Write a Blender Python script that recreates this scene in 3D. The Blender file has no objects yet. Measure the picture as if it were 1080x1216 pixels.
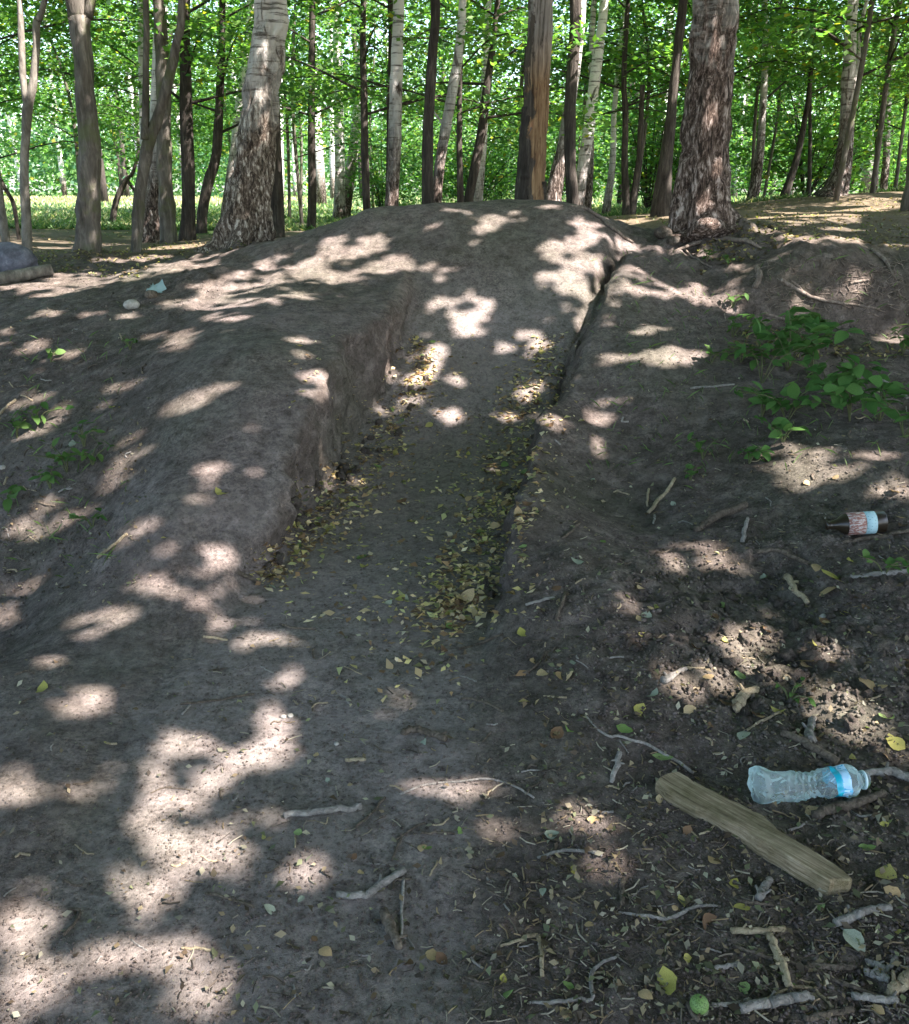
import bpy, math, random
import numpy as np
from mathutils import Vector, Matrix

random.seed(7)
RNG = np.random.default_rng(11)
scene = bpy.context.scene
COL = scene.collection

# ------------------------------------------------------------------ camera
CAM_Z, PITCH, FPX, CX, CY = 1.6, math.radians(20.0), 1060.0, 540.0, 608.0
cam_data = bpy.data.cameras.new('camera')
cam_data.sensor_fit = 'HORIZONTAL'
cam_data.sensor_width = 36.0
cam_data.lens = 36.0 * FPX / 1080.0
cam_data.clip_start = 0.05
cam_data.clip_end = 2000.0
cam = bpy.data.objects.new('camera', cam_data)
cam.location = (0, 0, CAM_Z)
cam.rotation_euler = (math.radians(90) - PITCH, 0, 0)
COL.objects.link(cam)
scene.camera = cam

# ------------------------------------------------------------------ sky, sun, exposure
SUN_EL = math.radians(50)
_h = Vector((0.88, -0.47)).normalized()
SUN = Vector((_h.x * math.cos(SUN_EL), _h.y * math.cos(SUN_EL), math.sin(SUN_EL)))
world = bpy.data.worlds.new('World')
scene.world = world
world.use_nodes = True
wn = world.node_tree
wn.nodes.clear()
sky = wn.nodes.new('ShaderNodeTexSky')
sky.sky_type = 'NISHITA'
sky.sun_disc = False
sky.dust_density = 1.5
sky.sun_elevation = SUN_EL
sky.sun_rotation = math.atan2(_h.x, _h.y)
bg = wn.nodes.new('ShaderNodeBackground')
bg.inputs['Strength'].default_value = 0.12
wo = wn.nodes.new('ShaderNodeOutputWorld')
wn.links.new(sky.outputs[0], bg.inputs[0])
wn.links.new(bg.outputs[0], wo.inputs[0])
sun_d = bpy.data.lights.new('sun', 'SUN')
sun_d.energy = 5.0
sun_d.angle = math.radians(0.53)
sun_d.color = (1.0, 0.92, 0.885)
sun_o = bpy.data.objects.new('sun', sun_d)
sun_o.rotation_euler = SUN.to_track_quat('Z', 'Y').to_euler()
sun_o.location = (12, -6, 20)
COL.objects.link(sun_o)
scene.view_settings.view_transform = 'Standard'
scene.view_settings.look = 'None'
scene.view_settings.gamma = 1.0
scene.view_settings.use_curve_mapping = False
scene.view_settings.exposure = 2.58
scene.cycles.use_denoising = True
scene.cycles.max_bounces = 8
scene.cycles.diffuse_bounces = 4
scene.cycles.transmission_bounces = 6
scene.cycles.transparent_max_bounces = 8
scene.cycles.sample_clamp_indirect = 6.0
scene.cycles.caustics_reflective = False
scene.cycles.caustics_refractive = False

# ------------------------------------------------------------------ maths helpers
def hash2(ix, iy, seed):
    n = (ix.astype(np.int64) * 374761393 + iy.astype(np.int64) * 668265263 + seed * 1442695041) & 0x7fffffff
    n = (n ^ (n >> 13)) * 1274126177 & 0x7fffffff
    n = (n ^ (n >> 16)) & 0x7fffffff
    return n / float(0x7fffffff)

def vnoise(x, y, seed=0):
    x = np.asarray(x, float); y = np.asarray(y, float)
    ix = np.floor(x); iy = np.floor(y)
    fx = x - ix; fy = y - iy
    fx = fx * fx * fx * (fx * (fx * 6 - 15) + 10); fy = fy * fy * fy * (fy * (fy * 6 - 15) + 10)
    a = hash2(ix, iy, seed); b = hash2(ix + 1, iy, seed)
    c = hash2(ix, iy + 1, seed); d = hash2(ix + 1, iy + 1, seed)
    return (a + (b - a) * fx) * (1 - fy) + (c + (d - c) * fx) * fy - 0.5

def fbm(x, y, octs=3, seed=0):
    s, a = 0, 1.0
    for k in range(octs):
        c, sn = math.cos(k * 0.9), math.sin(k * 0.9)
        f = 2.0 ** k
        s = s + a * vnoise((x * c - y * sn) * f + 17.3 * k, (x * sn + y * c) * f - 9.1 * k, seed + k)
        a *= 0.5
    return s

def sstep(e0, e1, x):
    t = np.clip((x - e0) / (e1 - e0), 0, 1)
    return t * t * (3 - 2 * t)

def pix(u, v, y):
    """the point seen at photograph pixel (u, v) at forward distance y"""
    a = (u - CX) / FPX; b = (v - CY) / FPX
    t = y / (math.cos(PITCH) - b * math.sin(PITCH))
    return (a * t, y, CAM_Z + t * (-math.sin(PITCH) - b * math.cos(PITCH)))

# ------------------------------------------------------------------ the lie of the land
CTRL = []
def c(u, v, y): CTRL.append(pix(u, v, y))
def w(x, y, z): CTRL.append((x, y, z))
for x in (-6, -3, -1.5, 0, 1.5, 3, 6):
    w(x, -5, 0.0); w(x, -1, 0.0)
    if abs(x) < 5: w(x, 1.2, 0.0 if x < 1 else 0.03 * x)
w(-1.2, 2.2, 0.0); w(0, 2.4, 0.0); w(1.2, 2.2, 0.06); w(2.2, 2.2, 0.12); w(-2.4, 2.2, -0.05)
w(-0.4, 3.2, 0.0); w(0.1, 3.1, 0.02)
# left: hollow beside the berm, rising to the plateau
c(0, 800, 2.75); w(-1.95, 3.1, -0.16); w(-1.9, 3.7, -0.12); c(60, 600, 4.2); c(60, 500, 4.85); c(60, 400, 6.0); c(60, 340, 7.7)
w(-3.2, 3.6, -0.1); w(-4.5, 5, 0.2); w(-5, 7.5, 0.75); w(-6, 3, 0.0); w(-8, 6, 0.5)
# berm ridge
c(160, 720, 3.18); c(200, 600, 3.66); c(240, 500, 4.24); c(250, 430, 4.77); c(260, 380, 5.55); c(300, 340, 6.6)
w(-1.62, 3.4, 0.0); w(-1.75, 4.2, 0.22); w(-1.95, 5.0, 0.52)
# berm edge above the trench
w(-1.0, 3.2, 0.06); w(-0.92, 3.55, 0.17); w(-0.82, 3.95, 0.38); w(-0.76, 4.4, 0.6); w(-0.74, 5.13, 0.76); w(-0.6, 5.9, 0.86); w(-0.42, 6.4, 0.93); w(-0.6, 6.8, 1.02)
# plateau, left
c(20, 320, 8.5); c(100, 305, 9.5); c(290, 308, 8.9); c(200, 301, 9.5); c(185, 288, 12); c(370, 276, 14); c(400, 259, 22); c(100, 256, 20); c(50, 244, 34)
c(320, 288, 10.5); w(-10, 10, .9); w(-13, 20, .95); w(-13, 38, .95); w(0, 38, .97); w(0, 25, .97); w(13, 38, 1.1)
# lip of the jump
c(310, 291, 7.7); c(360, 284, 7.6); c(400, 269, 7.6); c(430, 253, 7.6); c(500, 247, 7.6); c(560, 244.5, 7.6); c(640, 244, 7.6); c(690, 245, 7.6); c(720, 262, 7.6); c(770, 293, 7.6)
w(-0.1, 8.1, 1.46); w(0.8, 8.1, 1.46); w(-0.7, 8.2, 1.36); w(0.2, 9.2, 1.2); w(-1.0, 9.2, 1.05); w(1.1, 9.0, 1.2); w(0.2, 10.5, 1.05); w(0.5, 14, 1.0)
w(-0.1, 7.1, 1.2); w(0.5, 7.1, 1.2); w(0.9, 7.1, 1.22); w(-0.5, 7.2, 1.2)
# right of the trench
w(0.3, 3.3, 0.17); w(.24, 3.0, .09); w(0.42, 3.95, 0.25); w(0.6, 4.85, 0.38); w(0.78, 5.56, 0.58); w(0.92, 5.94, 0.74); w(1.14, 6.55, 1.0); w(1.4, 7.2, 1.1)
c(700, 600, 4.22); c(700, 500, 5.05); c(750, 430, 5.42); c(780, 370, 6.2); c(800, 330, 6.75)
c(950, 460, 5.15); c(950, 400, 5.85); c(950, 352, 6.3); c(950, 311, 6.6); c(1060, 352, 6.4); c(1060, 308, 6.7); c(880, 360, 6.35); c(880, 325, 6.8)
c(1000, 290, 7.6); c(1000, 265, 9.0); c(1060, 240, 12); c(900, 265, 9.2); c(760, 272, 9.2); c(700, 258, 12); c(870, 250, 13); c(990, 233, 13); c(850, 283, 7.5)
w(6.5, 4, .5); w(7, 7, 1.2); w(9, 12, 1.55); w(12, 20, 1.5); w(7, 20, 1.3)
c(900, 800, 2.62); c(1050, 700, 3.1); c(1050, 560, 4.0); c(900, 560, 4.3); c(900, 700, 3.33); w(3, 3.4, .3)
CTRL = np.array(CTRL)

def tps_fit(P, lam=0.004):
    n = len(P)
    d2 = ((P[:, None, :2] - P[None, :, :2]) ** 2).sum(-1)
    K = 0.5 * d2 * np.log(d2 + 1e-9)
    A = np.zeros((n + 3, n + 3))
    A[:n, :n] = K + lam * np.eye(n)
    A[:n, n] = 1; A[:n, n + 1:] = P[:, :2]; A[n, :n] = 1; A[n + 1:, :n] = P[:, :2].T
    return np.linalg.solve(A, np.concatenate([P[:, 2], np.zeros(3)]))
_W = tps_fit(CTRL)
GX0, GX1, GY0, GY1, GS = -13.0, 13.0, -5.0, 38.0, 0.1
_gx = np.arange(GX0, GX1 + 1e-6, GS); _gy = np.arange(GY0, GY1 + 1e-6, GS)
def tps_eval(x, y):
    out = np.zeros(x.shape)
    for i in range(len(CTRL)):
        d2 = (x - CTRL[i, 0]) ** 2 + (y - CTRL[i, 1]) ** 2
        out += _W[i] * 0.5 * d2 * np.log(d2 + 1e-9)
    return out + _W[-3] + _W[-2] * x + _W[-1] * y
_TG = np.clip(tps_eval(*np.meshgrid(_gx, _gy)), -0.4, 1.75)

def T(x, y):
    fx = np.clip((x - GX0) / GS, 0, len(_gx) - 1.001); fy = np.clip((y - GY0) / GS, 0, len(_gy) - 1.001)
    ix = fx.astype(int); iy = fy.astype(int); fx = fx - ix; fy = fy - iy
    z = (_TG[iy, ix] * (1 - fx) + _TG[iy, ix + 1] * fx) * (1 - fy) + (_TG[iy + 1, ix] * (1 - fx) + _TG[iy + 1, ix + 1] * fx) * fy
    out = np.maximum(np.abs(x) - 13, 0) + np.maximum(y - 38, 0)
    k = np.clip(out / 30, 0, 1)
    return z * (1 - k) + 0.98 * k * sstep(-5, 12, y)

_YL = [0, 2.6, 3.0, 3.5, 4.0, 4.7, 5.2, 5.7, 6.1, 6.6, 7.1, 8, 400]
_XL = [-1.0, -1.0, -.97, -.90, -.80, -.70, -.62, -.48, -.36, -.32, -.42, -.6, -.6]
_YR = [0, 2.6, 3.2, 3.95, 4.85, 5.56, 5.94, 6.55, 7.3, 8, 400]
_XR = [.0, .05, .17, .30, .48, .65, .79, 1.0, 1.28, 1.4, 1.4]
_YF = [-10, 3.4, 4.3, 4.8, 5.3, 5.7, 6.15, 6.6, 7.1, 7.6, 8.2, 400]
_ZF = [0, 0, 0.015, .05, .12, .29, .53, .86, 1.19, 1.43, 1.45, 1.45]
_ys = np.linspace(-10, 30, 2001)
def _smooth(yk, vk, s=0.12):
    v = np.interp(_ys, yk, vk); n = int(s / 0.02); k = np.hanning(2 * n + 3); k /= k.sum()
    return np.convolve(np.pad(v, n + 1, mode='edge'), k, 'valid')
_xl, _xr, _zf = _smooth(_YL, _XL, .3), _smooth(_YR, _XR, .3), _smooth(_YF, _ZF, .3)
def XL(y): return np.interp(y, _ys, _xl)
def XR(y): return np.interp(y, _ys, _xr)
def ZF(y): return np.interp(y, _ys, _zf)

def zones(x, y):
    """rough = loose dug soil, packed = trodden trench and berm"""
    inx = sstep(-0.1, 0.1, x - XL(y)) * sstep(-0.1, 0.1, XR(y) - x) * sstep(7.4, 6.6, y)
    dig = np.exp(-(((x - 1.15) / .75) ** 2 + ((y - 2.95) / .62) ** 2)) + .9 * np.exp(-(((x - 1.9) / .7) ** 2 + ((y - 3.2) / .6) ** 2))
    shoulder = .75 * np.exp(-(((x + 1.35) / .75) ** 2 + ((y - 7.0) / .8) ** 2))
    rgt = sstep(0.2, .9, x - XR(y)) * sstep(9, 6.5, y) * (.8 + .9 * sstep(5.4, 6.2, y))
    lft = sstep(-1.5, -1.9, x) * sstep(2.3, 3.0, y) * sstep(9.5, 8, y)
    rough = np.clip(shoulder + 1.1 * dig + .38 * rgt + .5 * lft, 0, 1)
    return inx, rough

BASES = [(*pix(290, 309, 8.9)[:2], .55, .10), (*pix(838, 284, 7.55)[:2], .62, .10), (*pix(104, 310, 9.3)[:2], .35, .07), (*pix(632, 252, 8.75)[:2], .4, .06)]
def H(x, y):
    x = np.asarray(x, float); y = np.asarray(y, float)
    t = T(x, y)
    inx, rough = zones(x, y)
    jl = 0.10 * fbm(y * 2.1, 0 * y + 3.3, 3, 41) * sstep(3, 4, y)
    jr = 0.05 * fbm(y * 2.7, 0 * y + 8.3, 3, 43)
    sl = sstep(-0.06, 0.06, x - XL(y) - jl)
    sr = sstep(-0.035, 0.035, XR(y) + jr - x)
    f = ZF(y) + 0.05 * ((x - (XL(y) + XR(y)) / 2) / 0.6) ** 2 * sstep(3.3, 4.5, y) * sstep(6.8, 5.5, y)
    m = sl * sr * sstep(2.2, 3.2, y) * sstep(7.6, 6.9, y)
    z = t * (1 - m) + f * m
    # eroded crevice along the upper right edge
    g = np.exp(-((x - XR(y) - .03) / .06) ** 2) * sstep(5.0, 5.6, y) * sstep(7.4, 7.0, y)
    z = z - 0.2 * g
    # undercut steps on the ledge at the right
    led = sstep(1.75, 2.5, x + .2 * fbm(y * 2, x, 2, 79)) * sstep(6.5, 4.5, x)
    yl = 6.45 + .22 * fbm(x * 1.3, 0 * x + .7, 3, 77)
    z = z + led * .34 * (sstep(-.07, .05, y - yl) - sstep(-.9, .9, y - yl))
    z = z - .17 * np.exp(-(((x - 3.05) / .55) ** 2 + ((y - yl + .10) / .13) ** 2)) - .10 * np.exp(-(((x - 2.3) / .25) ** 2 + ((y - yl + .12) / .12) ** 2))
    near = sstep(14, 8, y)
    big = fbm(x * 1.6, y * 1.6, 3, 5)
    z = z + (0.035 + .04 * rough) * big * (1 - .65 * inx) * (0.3 + .7 * near)
    r1 = fbm(x * 7, y * 7, 3, 9)
    z = z + .016 * np.abs(fbm(x * 3.1, y * 3.1, 3, 33)) * near * (1 - .5 * inx)
    z = z + (0.006 + .038 * rough) * (1 - .6 * inx) * r1 * near
    for (bx, by, rr, hh) in BASES:
        z = z + hh * np.exp(-(((x - bx) / rr) ** 2 + ((y - by) / rr) ** 2)) * (1 + 1.2 * r1)
    rid = np.abs(fbm(x * 17, y * 17, 2, 15))
    z = z + near * (0.004 + .026 * rough * rough) * (0.25 - rid)
    fine = fbm(x * 27, y * 27, 2, 21)
    z = z + near * (0.0022 + .008 * rough) * fine
    return z

_hx = np.arange(-6, 6.001, .02); _hy = np.arange(.4, 14.001, .02)
_HG = H(*np.meshgrid(_hx, _hy))
def Hq(x, y):
    """heights from the cached grid, from the smooth surface beyond it"""
    fx = np.clip((x + 6) / .02, 0, len(_hx) - 1.01); fy = np.clip((y - .4) / .02, 0, len(_hy) - 1.01)
    ix = fx.astype(int); iy = fy.astype(int); fx = fx - ix; fy = fy - iy
    z = (_HG[iy, ix] * (1 - fx) + _HG[iy, ix + 1] * fx) * (1 - fy) + (_HG[iy + 1, ix] * (1 - fx) + _HG[iy + 1, ix + 1] * fx) * fy
    far = (np.abs(x) > 5.9) | (y > 13.9)
    if far.any(): z = np.where(far, T(x, y), z)
    return z

def ray(uv):
    """photograph pixels -> points on the ground (n x 3)"""
    uv = np.atleast_2d(np.asarray(uv, float))
    a = (uv[:, 0] - CX) / FPX; b = (uv[:, 1] - CY) / FPX
    dy = math.cos(PITCH) - b * math.sin(PITCH); dz = -math.sin(PITCH) - b * math.cos(PITCH)
    Y = np.concatenate([np.arange(0.9, 10, 0.02), np.arange(10, 45, .1)])
    t = Y[None, :] / dy[:, None]
    X = a[:, None] * t; Z = CAM_Z + dz[:, None] * t
    under = Hq(X, np.broadcast_to(Y, X.shape)) >= Z
    i = np.where(under.any(1), under.argmax(1), len(Y) - 1)
    i = np.maximum(i, 1)
    r = np.arange(len(uv))
    g0 = Z[r, i - 1] - Hq(X[r, i - 1], Y[i - 1]); g1 = Z[r, i] - Hq(X[r, i], Y[i])
    f = np.clip(g0 / np.where(np.abs(g0 - g1) < 1e-9, 1, g0 - g1), 0, 1)
    x = X[r, i - 1] + (X[r, i] - X[r, i - 1]) * f; y = Y[i - 1] + (Y[i] - Y[i - 1]) * f
    return np.stack([x, y, H(x, y)], 1)

# ------------------------------------------------------------------ object helpers
def mesh_obj(name, V, F, mat, parent=None, attrs=None, smooth=True, loc=None):
    """one mesh object; F is an (n,3) or (n,4) int array or a list of faces"""
    me = bpy.data.meshes.new(name)
    V = np.asarray(V, np.float32)
    if isinstance(F, np.ndarray):
        k = F.shape[1]; n = len(F)
        me.vertices.add(len(V)); me.vertices.foreach_set('co', V.ravel())
        me.loops.add(n * k); me.loops.foreach_set('vertex_index', F.ravel().astype(np.int32))
        me.polygons.add(n); me.polygons.foreach_set('loop_start', np.arange(0, n * k, k, dtype=np.int32))
        me.update(calc_edges=True)
    else:
        me.from_pydata(V.tolist(), [], F)
    if smooth:
        me.polygons.foreach_set('use_smooth', np.ones(len(me.polygons), bool))
    if attrs:
        for an, (typ, vals) in attrs.items():
            at = me.attributes.new(an, typ, 'POINT')
            key = 'color' if typ == 'FLOAT_COLOR' else 'value'
            at.data.foreach_set(key, np.asarray(vals, np.float32).ravel())
    me.materials.append(mat)
    me.validate()
    o = bpy.data.objects.new(name, me)
    COL.objects.link(o)
    if parent is not None: o.parent = parent
    if loc is not None: o.location = loc
    return o

def empty(name, loc):
    o = bpy.data.objects.new(name, None)
    o.empty_display_size = 0.1
    o.location = loc
    COL.objects.link(o)
    return o

def tag(o, label=None, cat=None, group=None, kind=None):
    if label: o['label'] = label
    if cat: o['category'] = cat
    if group: o['group'] = group
    if kind: o['kind'] = kind
    return o

def catmull(P, R, n):
    P = np.asarray(P, float); R = np.asarray(R, float)
    if len(P) == 2:
        s = np.linspace(0, 1, n)[:, None]
        return P[0] * (1 - s) + P[1] * s, R[0] * (1 - s[:, 0]) + R[1] * s[:, 0]
    Q = np.vstack([2 * P[0] - P[1], P, 2 * P[-1] - P[-2]])
    seg = np.linspace(0, len(P) - 1 - 1e-6, n); i = seg.astype(int); t = (seg - i)[:, None]
    p0, p1, p2, p3 = Q[i], Q[i + 1], Q[i + 2], Q[i + 3]
    C = 0.5 * (2 * p1 + (p2 - p0) * t + (2 * p0 - 5 * p1 + 4 * p2 - p3) * t ** 2 + (3 * p1 - p0 - 3 * p2 + p3) * t ** 3)
    return C, np.interp(seg, np.arange(len(R)), R)

def tube(C, R, k=10, rough=0.0, seed=0, cap=True, flute=0.0, freq=6.0):
    """swept tube with an uneven skin; returns V, F(quads)"""
    C = np.asarray(C, float); n = len(C)
    tg = np.gradient(C, axis=0); tg /= np.linalg.norm(tg, axis=1)[:, None] + 1e-9
    ref = np.array([0, 0, 1.0]) if abs(tg[:, 2]).mean() < .8 else np.array([1.0, 0, 0])
    a = np.cross(tg, ref); a /= np.linalg.norm(a, axis=1)[:, None] + 1e-9
    b = np.cross(tg, a)
    th = np.linspace(0, 2 * np.pi, k, endpoint=False)
    L = np.concatenate([[0], np.cumsum(np.linalg.norm(np.diff(C, axis=0), axis=1))])
    TH, LL = np.meshgrid(th, L)
    rr = np.asarray(R)[:, None] * np.ones((1, k))
    if rough:
        rr = rr * (1 + rough * (vnoise(np.cos(TH) * 1.7 + seed * 3.1, np.sin(TH) * 1.7 + LL * freq, seed) * 1.3
                                + vnoise(np.cos(TH) * 3.5 + seed, LL * freq * 2.3 + np.sin(TH) * 3.5, seed + 5)))
    if flute:
        rr = rr * (1 + (.05 * np.cos(TH * 3 + LL * 1.4 + seed) + .03 * np.cos(TH * 7 - LL * .9) if flute > .2 else 0)) * (1 + flute * np.cos(TH * 5 + seed) * np.exp(-LL / .35) + .5 * flute * np.cos(TH * 3 + 2 * seed) * np.exp(-LL / .6))
    V = C[:, None, :] + a[:, None, :] * (np.cos(TH) * rr)[..., None] + b[:, None, :] * (np.sin(TH) * rr)[..., None]
    V = V.reshape(-1, 3)
    i = np.arange(n - 1)[:, None] * k; j = np.arange(k)[None, :]
    F = np.stack([i + j, i + (j + 1) % k, i + k + (j + 1) % k, i + k + j], -1).reshape(-1, 4)
    if cap:
        V = np.vstack([V, C[0] - tg[0] * R[0] * .15, C[-1] + tg[-1] * R[-1] * .15])
        c0, c1 = len(V) - 2, len(V) - 1
        jj = np.arange(k)
        f0 = np.stack([np.full(k, c0), (jj + 1) % k, jj, jj], -1)
        e = (n - 1) * k
        f1 = np.stack([np.full(k, c1), e + jj, e + (jj + 1) % k, e + (jj + 1) % k], -1)
        # triangles written as quads would be degenerate: keep them apart
        return V, F, np.vstack([f0[:, :3], f1[:, :3]])
    return V, F, np.zeros((0, 3), int)

def tris(F4, F3=None):
    a = np.vstack([F4[:, [0, 1, 2]], F4[:, [0, 2, 3]]])
    return a if F3 is None or not len(F3) else np.vstack([a, F3])

class Bag:
    """collects pieces into one mesh"""
    def __init__(s): s.V = []; s.F = []; s.n = 0
    def add(s, V, F):
        s.V.append(V); s.F.append(F + s.n); s.n += len(V)
    def tube(s, C, R, **k):
        V, F4, F3 = tube(C, R, **k); s.add(V, tris(F4, F3))
    def obj(s, name, mat, parent=None, smooth=True):
        return mesh_obj(name, np.vstack(s.V), np.vstack(s.F), mat, parent, smooth=smooth)

# ------------------------------------------------------------------ materials
def new_mat(name):
    m = bpy.data.materials.new(name); m.use_nodes = True
    m.node_tree.nodes.clear()
    return m, m.node_tree.nodes, m.node_tree.links

def N(nodes, t, **kw):
    n = nodes.new(t)
    for k, v in kw.items():
        if k in n.inputs: n.inputs[k].default_value = v
        else: setattr(n, k, v)
    return n

def ramp(nodes, links, src, stops):
    r = nodes.new('ShaderNodeValToRGB')
    e = r.color_ramp.elements
    while len(e) < len(stops): e.new(0.5)
    for el, (p, col) in zip(e, stops):
        el.position = p; el.color = (*col, 1) if len(col) == 3 else col
    links.new(src, r.inputs[0])
    return r.outputs[0]

def mix(nodes, links, fac, a, b, mode='MIX'):
    m = nodes.new('ShaderNodeMix'); m.data_type = 'RGBA'; m.blend_type = mode
    for sock, val in ((m.inputs[0], fac), (m.inputs[6], a), (m.inputs[7], b)):
        if hasattr(val, 'is_output'): links.new(val, sock)
        elif isinstance(val, (int, float)): sock.default_value = val
        else: sock.default_value = (*val, 1)
    return m.outputs[2]

def noise(nodes, links, scale, detail=4.0, rough=.6, vec=None, dist=0.0):
    n = N(nodes, 'ShaderNodeTexNoise', Scale=scale, Detail=detail, Roughness=rough, Distortion=dist)
    if vec is not None: links.new(vec, n.inputs['Vector'])
    return n.outputs['Fac']

def finish(m, nodes, links, col, rough=.9, bump=None, bstr=.4, bdist=.01, spec=.2):
    p = nodes.new('ShaderNodeBsdfPrincipled')
    if hasattr(col, 'is_output'): links.new(col, p.inputs['Base Color'])
    else: p.inputs['Base Color'].default_value = (*col, 1)
    p.inputs['Roughness'].default_value = rough
    p.inputs['Specular IOR Level'].default_value = spec
    if bump is not None:
        b = N(nodes, 'ShaderNodeBump', Strength=bstr, Distance=bdist)
        links.new(bump, b.inputs['Height']); links.new(b.outputs[0], p.inputs['Normal'])
    o = nodes.new('ShaderNodeOutputMaterial')
    links.new(p.outputs[0], o.inputs[0])
    return m

def mat_soil():
    m, n, l = new_mat('soil')
    tc = N(n, 'ShaderNodeTexCoord').outputs['Object']
    def att(a):
        x = n.new('ShaderNodeAttribute'); x.attribute_name = a; return x.outputs['Fac']
    big = noise(n, l, 1.3, 5, .6, tc); mid = noise(n, l, 9, 6, .7, tc); fine = noise(n, l, 70, 5, .75, tc); grit = noise(n, l, 260, 3, .7, tc)
    soil = ramp(n, l, mid, [(.3, (.054, .043, .036)), (.50, (.112, .090, .076)), (.62, (.168, .138, .120)), (.78, (.230, .192, .172))])
    pack = ramp(n, l, mid, [(.3, (.124, .098, .088)), (.55, (.215, .176, .163)), (.8, (.292, .244, .229))])
    moss_or_shade_green = ramp(n, l, mid, [(.3, (.070, .080, .050)), (.7, (.125, .132, .090))])  # olive patches: the greenish light of the shade put into the soil colour
    col = mix(n, l, att('packed'), soil, pack)
    du = N(n, 'ShaderNodeMath', operation='MULTIPLY'); l.new(att('dust'), du.inputs[0])
    l.new(ramp(n, l, noise(n, l, 5, 6, .7, tc), [(.3, (.25, .25, .25)), (.65, (.8, .8, .8))]), du.inputs[1])
    col = mix(n, l, du.outputs[0], col, (.285, .252, .228))
    bm = ramp(n, l, big, [(.45, (0, 0, 0)), (.68, (1, 1, 1))])
    bmf = N(n, 'ShaderNodeMath', operation='MULTIPLY'); l.new(bm, bmf.inputs[0]); bmf.inputs[1].default_value = .4
    col = mix(n, l, bmf.outputs[0], col, moss_or_shade_green)
    gf = ramp(n, l, fine, [(.36, (.50, .50, .50)), (.5, (.97, .97, .97)), (.66, (1.38, 1.36, 1.33))])
    col = mix(n, l, ramp(n, l, noise(n, l, 3.7, 5, .65, tc), [(.36, (.25, .25, .25)), (.62, (1, 1, 1))]), col, gf, 'MULTIPLY')
    m25 = ramp(n, l, noise(n, l, 24, 5, .7, tc, .5), [(.36, (.62, .60, .58)), (.5, (1, 1, 1)), (.68, (1.28, 1.25, 1.22))])
    col = mix(n, l, .85, col, m25, 'MULTIPLY')
    gg = ramp(n, l, grit, [(.60, (0, 0, 0)), (.70, (1, 1, 1))])
    ggf = N(n, 'ShaderNodeMath', operation='MULTIPLY'); l.new(gg, ggf.inputs[0]); ggf.inputs[1].default_value = .5
    col = mix(n, l, ggf.outputs[0], col, (.30, .26, .21))
    dk = ramp(n, l, noise(n, l, 190, 3, .7, tc), [(.60, (0, 0, 0)), (.68, (.7, .7, .7))])
    col = mix(n, l, dk, col, (.035, .03, .024))
    lit = ramp(n, l, noise(n, l, 28, 6, .8, tc), [(.35, (.10, .075, .05)), (.55, (.20, .155, .10)), (.72, (.30, .24, .15))])
    col = mix(n, l, att('litter'), col, lit)
    gr = ramp(n, l, noise(n, l, 6, 6, .7, tc), [(.3, (.05, .095, .028)), (.7, (.13, .19, .06))])
    col = mix(n, l, att('grass'), col, gr)
    ad = N(n, 'ShaderNodeMath', operation='MULTIPLY_ADD'); l.new(mid, ad.inputs[0]); ad.inputs[1].default_value = 1.2; l.new(fine, ad.inputs[2])
    ad2 = N(n, 'ShaderNodeMath', operation='MULTIPLY_ADD'); l.new(grit, ad2.inputs[0]); ad2.inputs[1].default_value = .45; l.new(ad.outputs[0], ad2.inputs[2])
    return finish(m, n, l, col, .95, ad2.outputs[0], .75, .014, .12)

def mat_leaf(name, trans=.45, rough=.5, spec=.35, gloss=True):
    m, n, l = new_mat(name)
    a = n.new('ShaderNodeAttribute'); a.attribute_name = 'tint'
    p = n.new('ShaderNodeBsdfPrincipled')
    l.new(a.outputs['Color'], p.inputs['Base Color']); p.inputs['Roughness'].default_value = rough
    p.inputs['Specular IOR Level'].default_value = spec
    t = n.new('ShaderNodeBsdfTranslucent')
    tc = mix(n, l, 1.0, a.outputs['Color'], (1.7, 2.0, .85), 'MULTIPLY')
    l.new(tc, t.inputs[0])
    s = n.new('ShaderNodeMixShader'); s.inputs[0].default_value = trans
    l.new(p.outputs[0], s.inputs[1]); l.new(t.outputs[0], s.inputs[2])
    o = n.new('ShaderNodeOutputMaterial'); l.new(s.outputs[0], o.inputs[0])
    return m

def mat_plain_leaf(name, c0, c1, trans=.3, spots=None):
    """leaf colour varied per object, with veins of noise"""
    m, n, l = new_mat(name)
    oi = n.new('ShaderNodeObjectInfo')
    tc = N(n, 'ShaderNodeTexCoord').outputs['Object']
    col = mix(n, l, oi.outputs['Random'], c0, c1)
    nz = noise(n, l, 60, 4, .7, tc)
    col = mix(n, l, 1.0, col, ramp(n, l, nz, [(.3, (.6, .6, .6)), (.7, (1.2, 1.2, 1.2))]), 'MULTIPLY')
    if spots:
        col = mix(n, l, ramp(n, l, noise(n, l, 35, 3, .6, tc), [(.56, (0, 0, 0)), (.66, (1, 1, 1))]), col, spots)
    p = n.new('ShaderNodeBsdfPrincipled'); l.new(col, p.inputs['Base Color']); p.inputs['Roughness'].default_value = .7
    p.inputs['Specular IOR Level'].default_value = .16
    t = n.new('ShaderNodeBsdfTranslucent'); l.new(col, t.inputs[0])
    s = n.new('ShaderNodeMixShader'); s.inputs[0].default_value = trans
    l.new(p.outputs[0], s.inputs[1]); l.new(t.outputs[0], s.inputs[2])
    o = n.new('ShaderNodeOutputMaterial'); l.new(s.outputs[0], o.inputs[0])
    return m

def mapped(n, l, scale):
    tc = N(n, 'ShaderNodeTexCoord').outputs['Object']
    mp = n.new('ShaderNodeMapping'); mp.inputs['Scale'].default_value = scale
    l.new(tc, mp.inputs[0])
    return mp.outputs[0]

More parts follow.
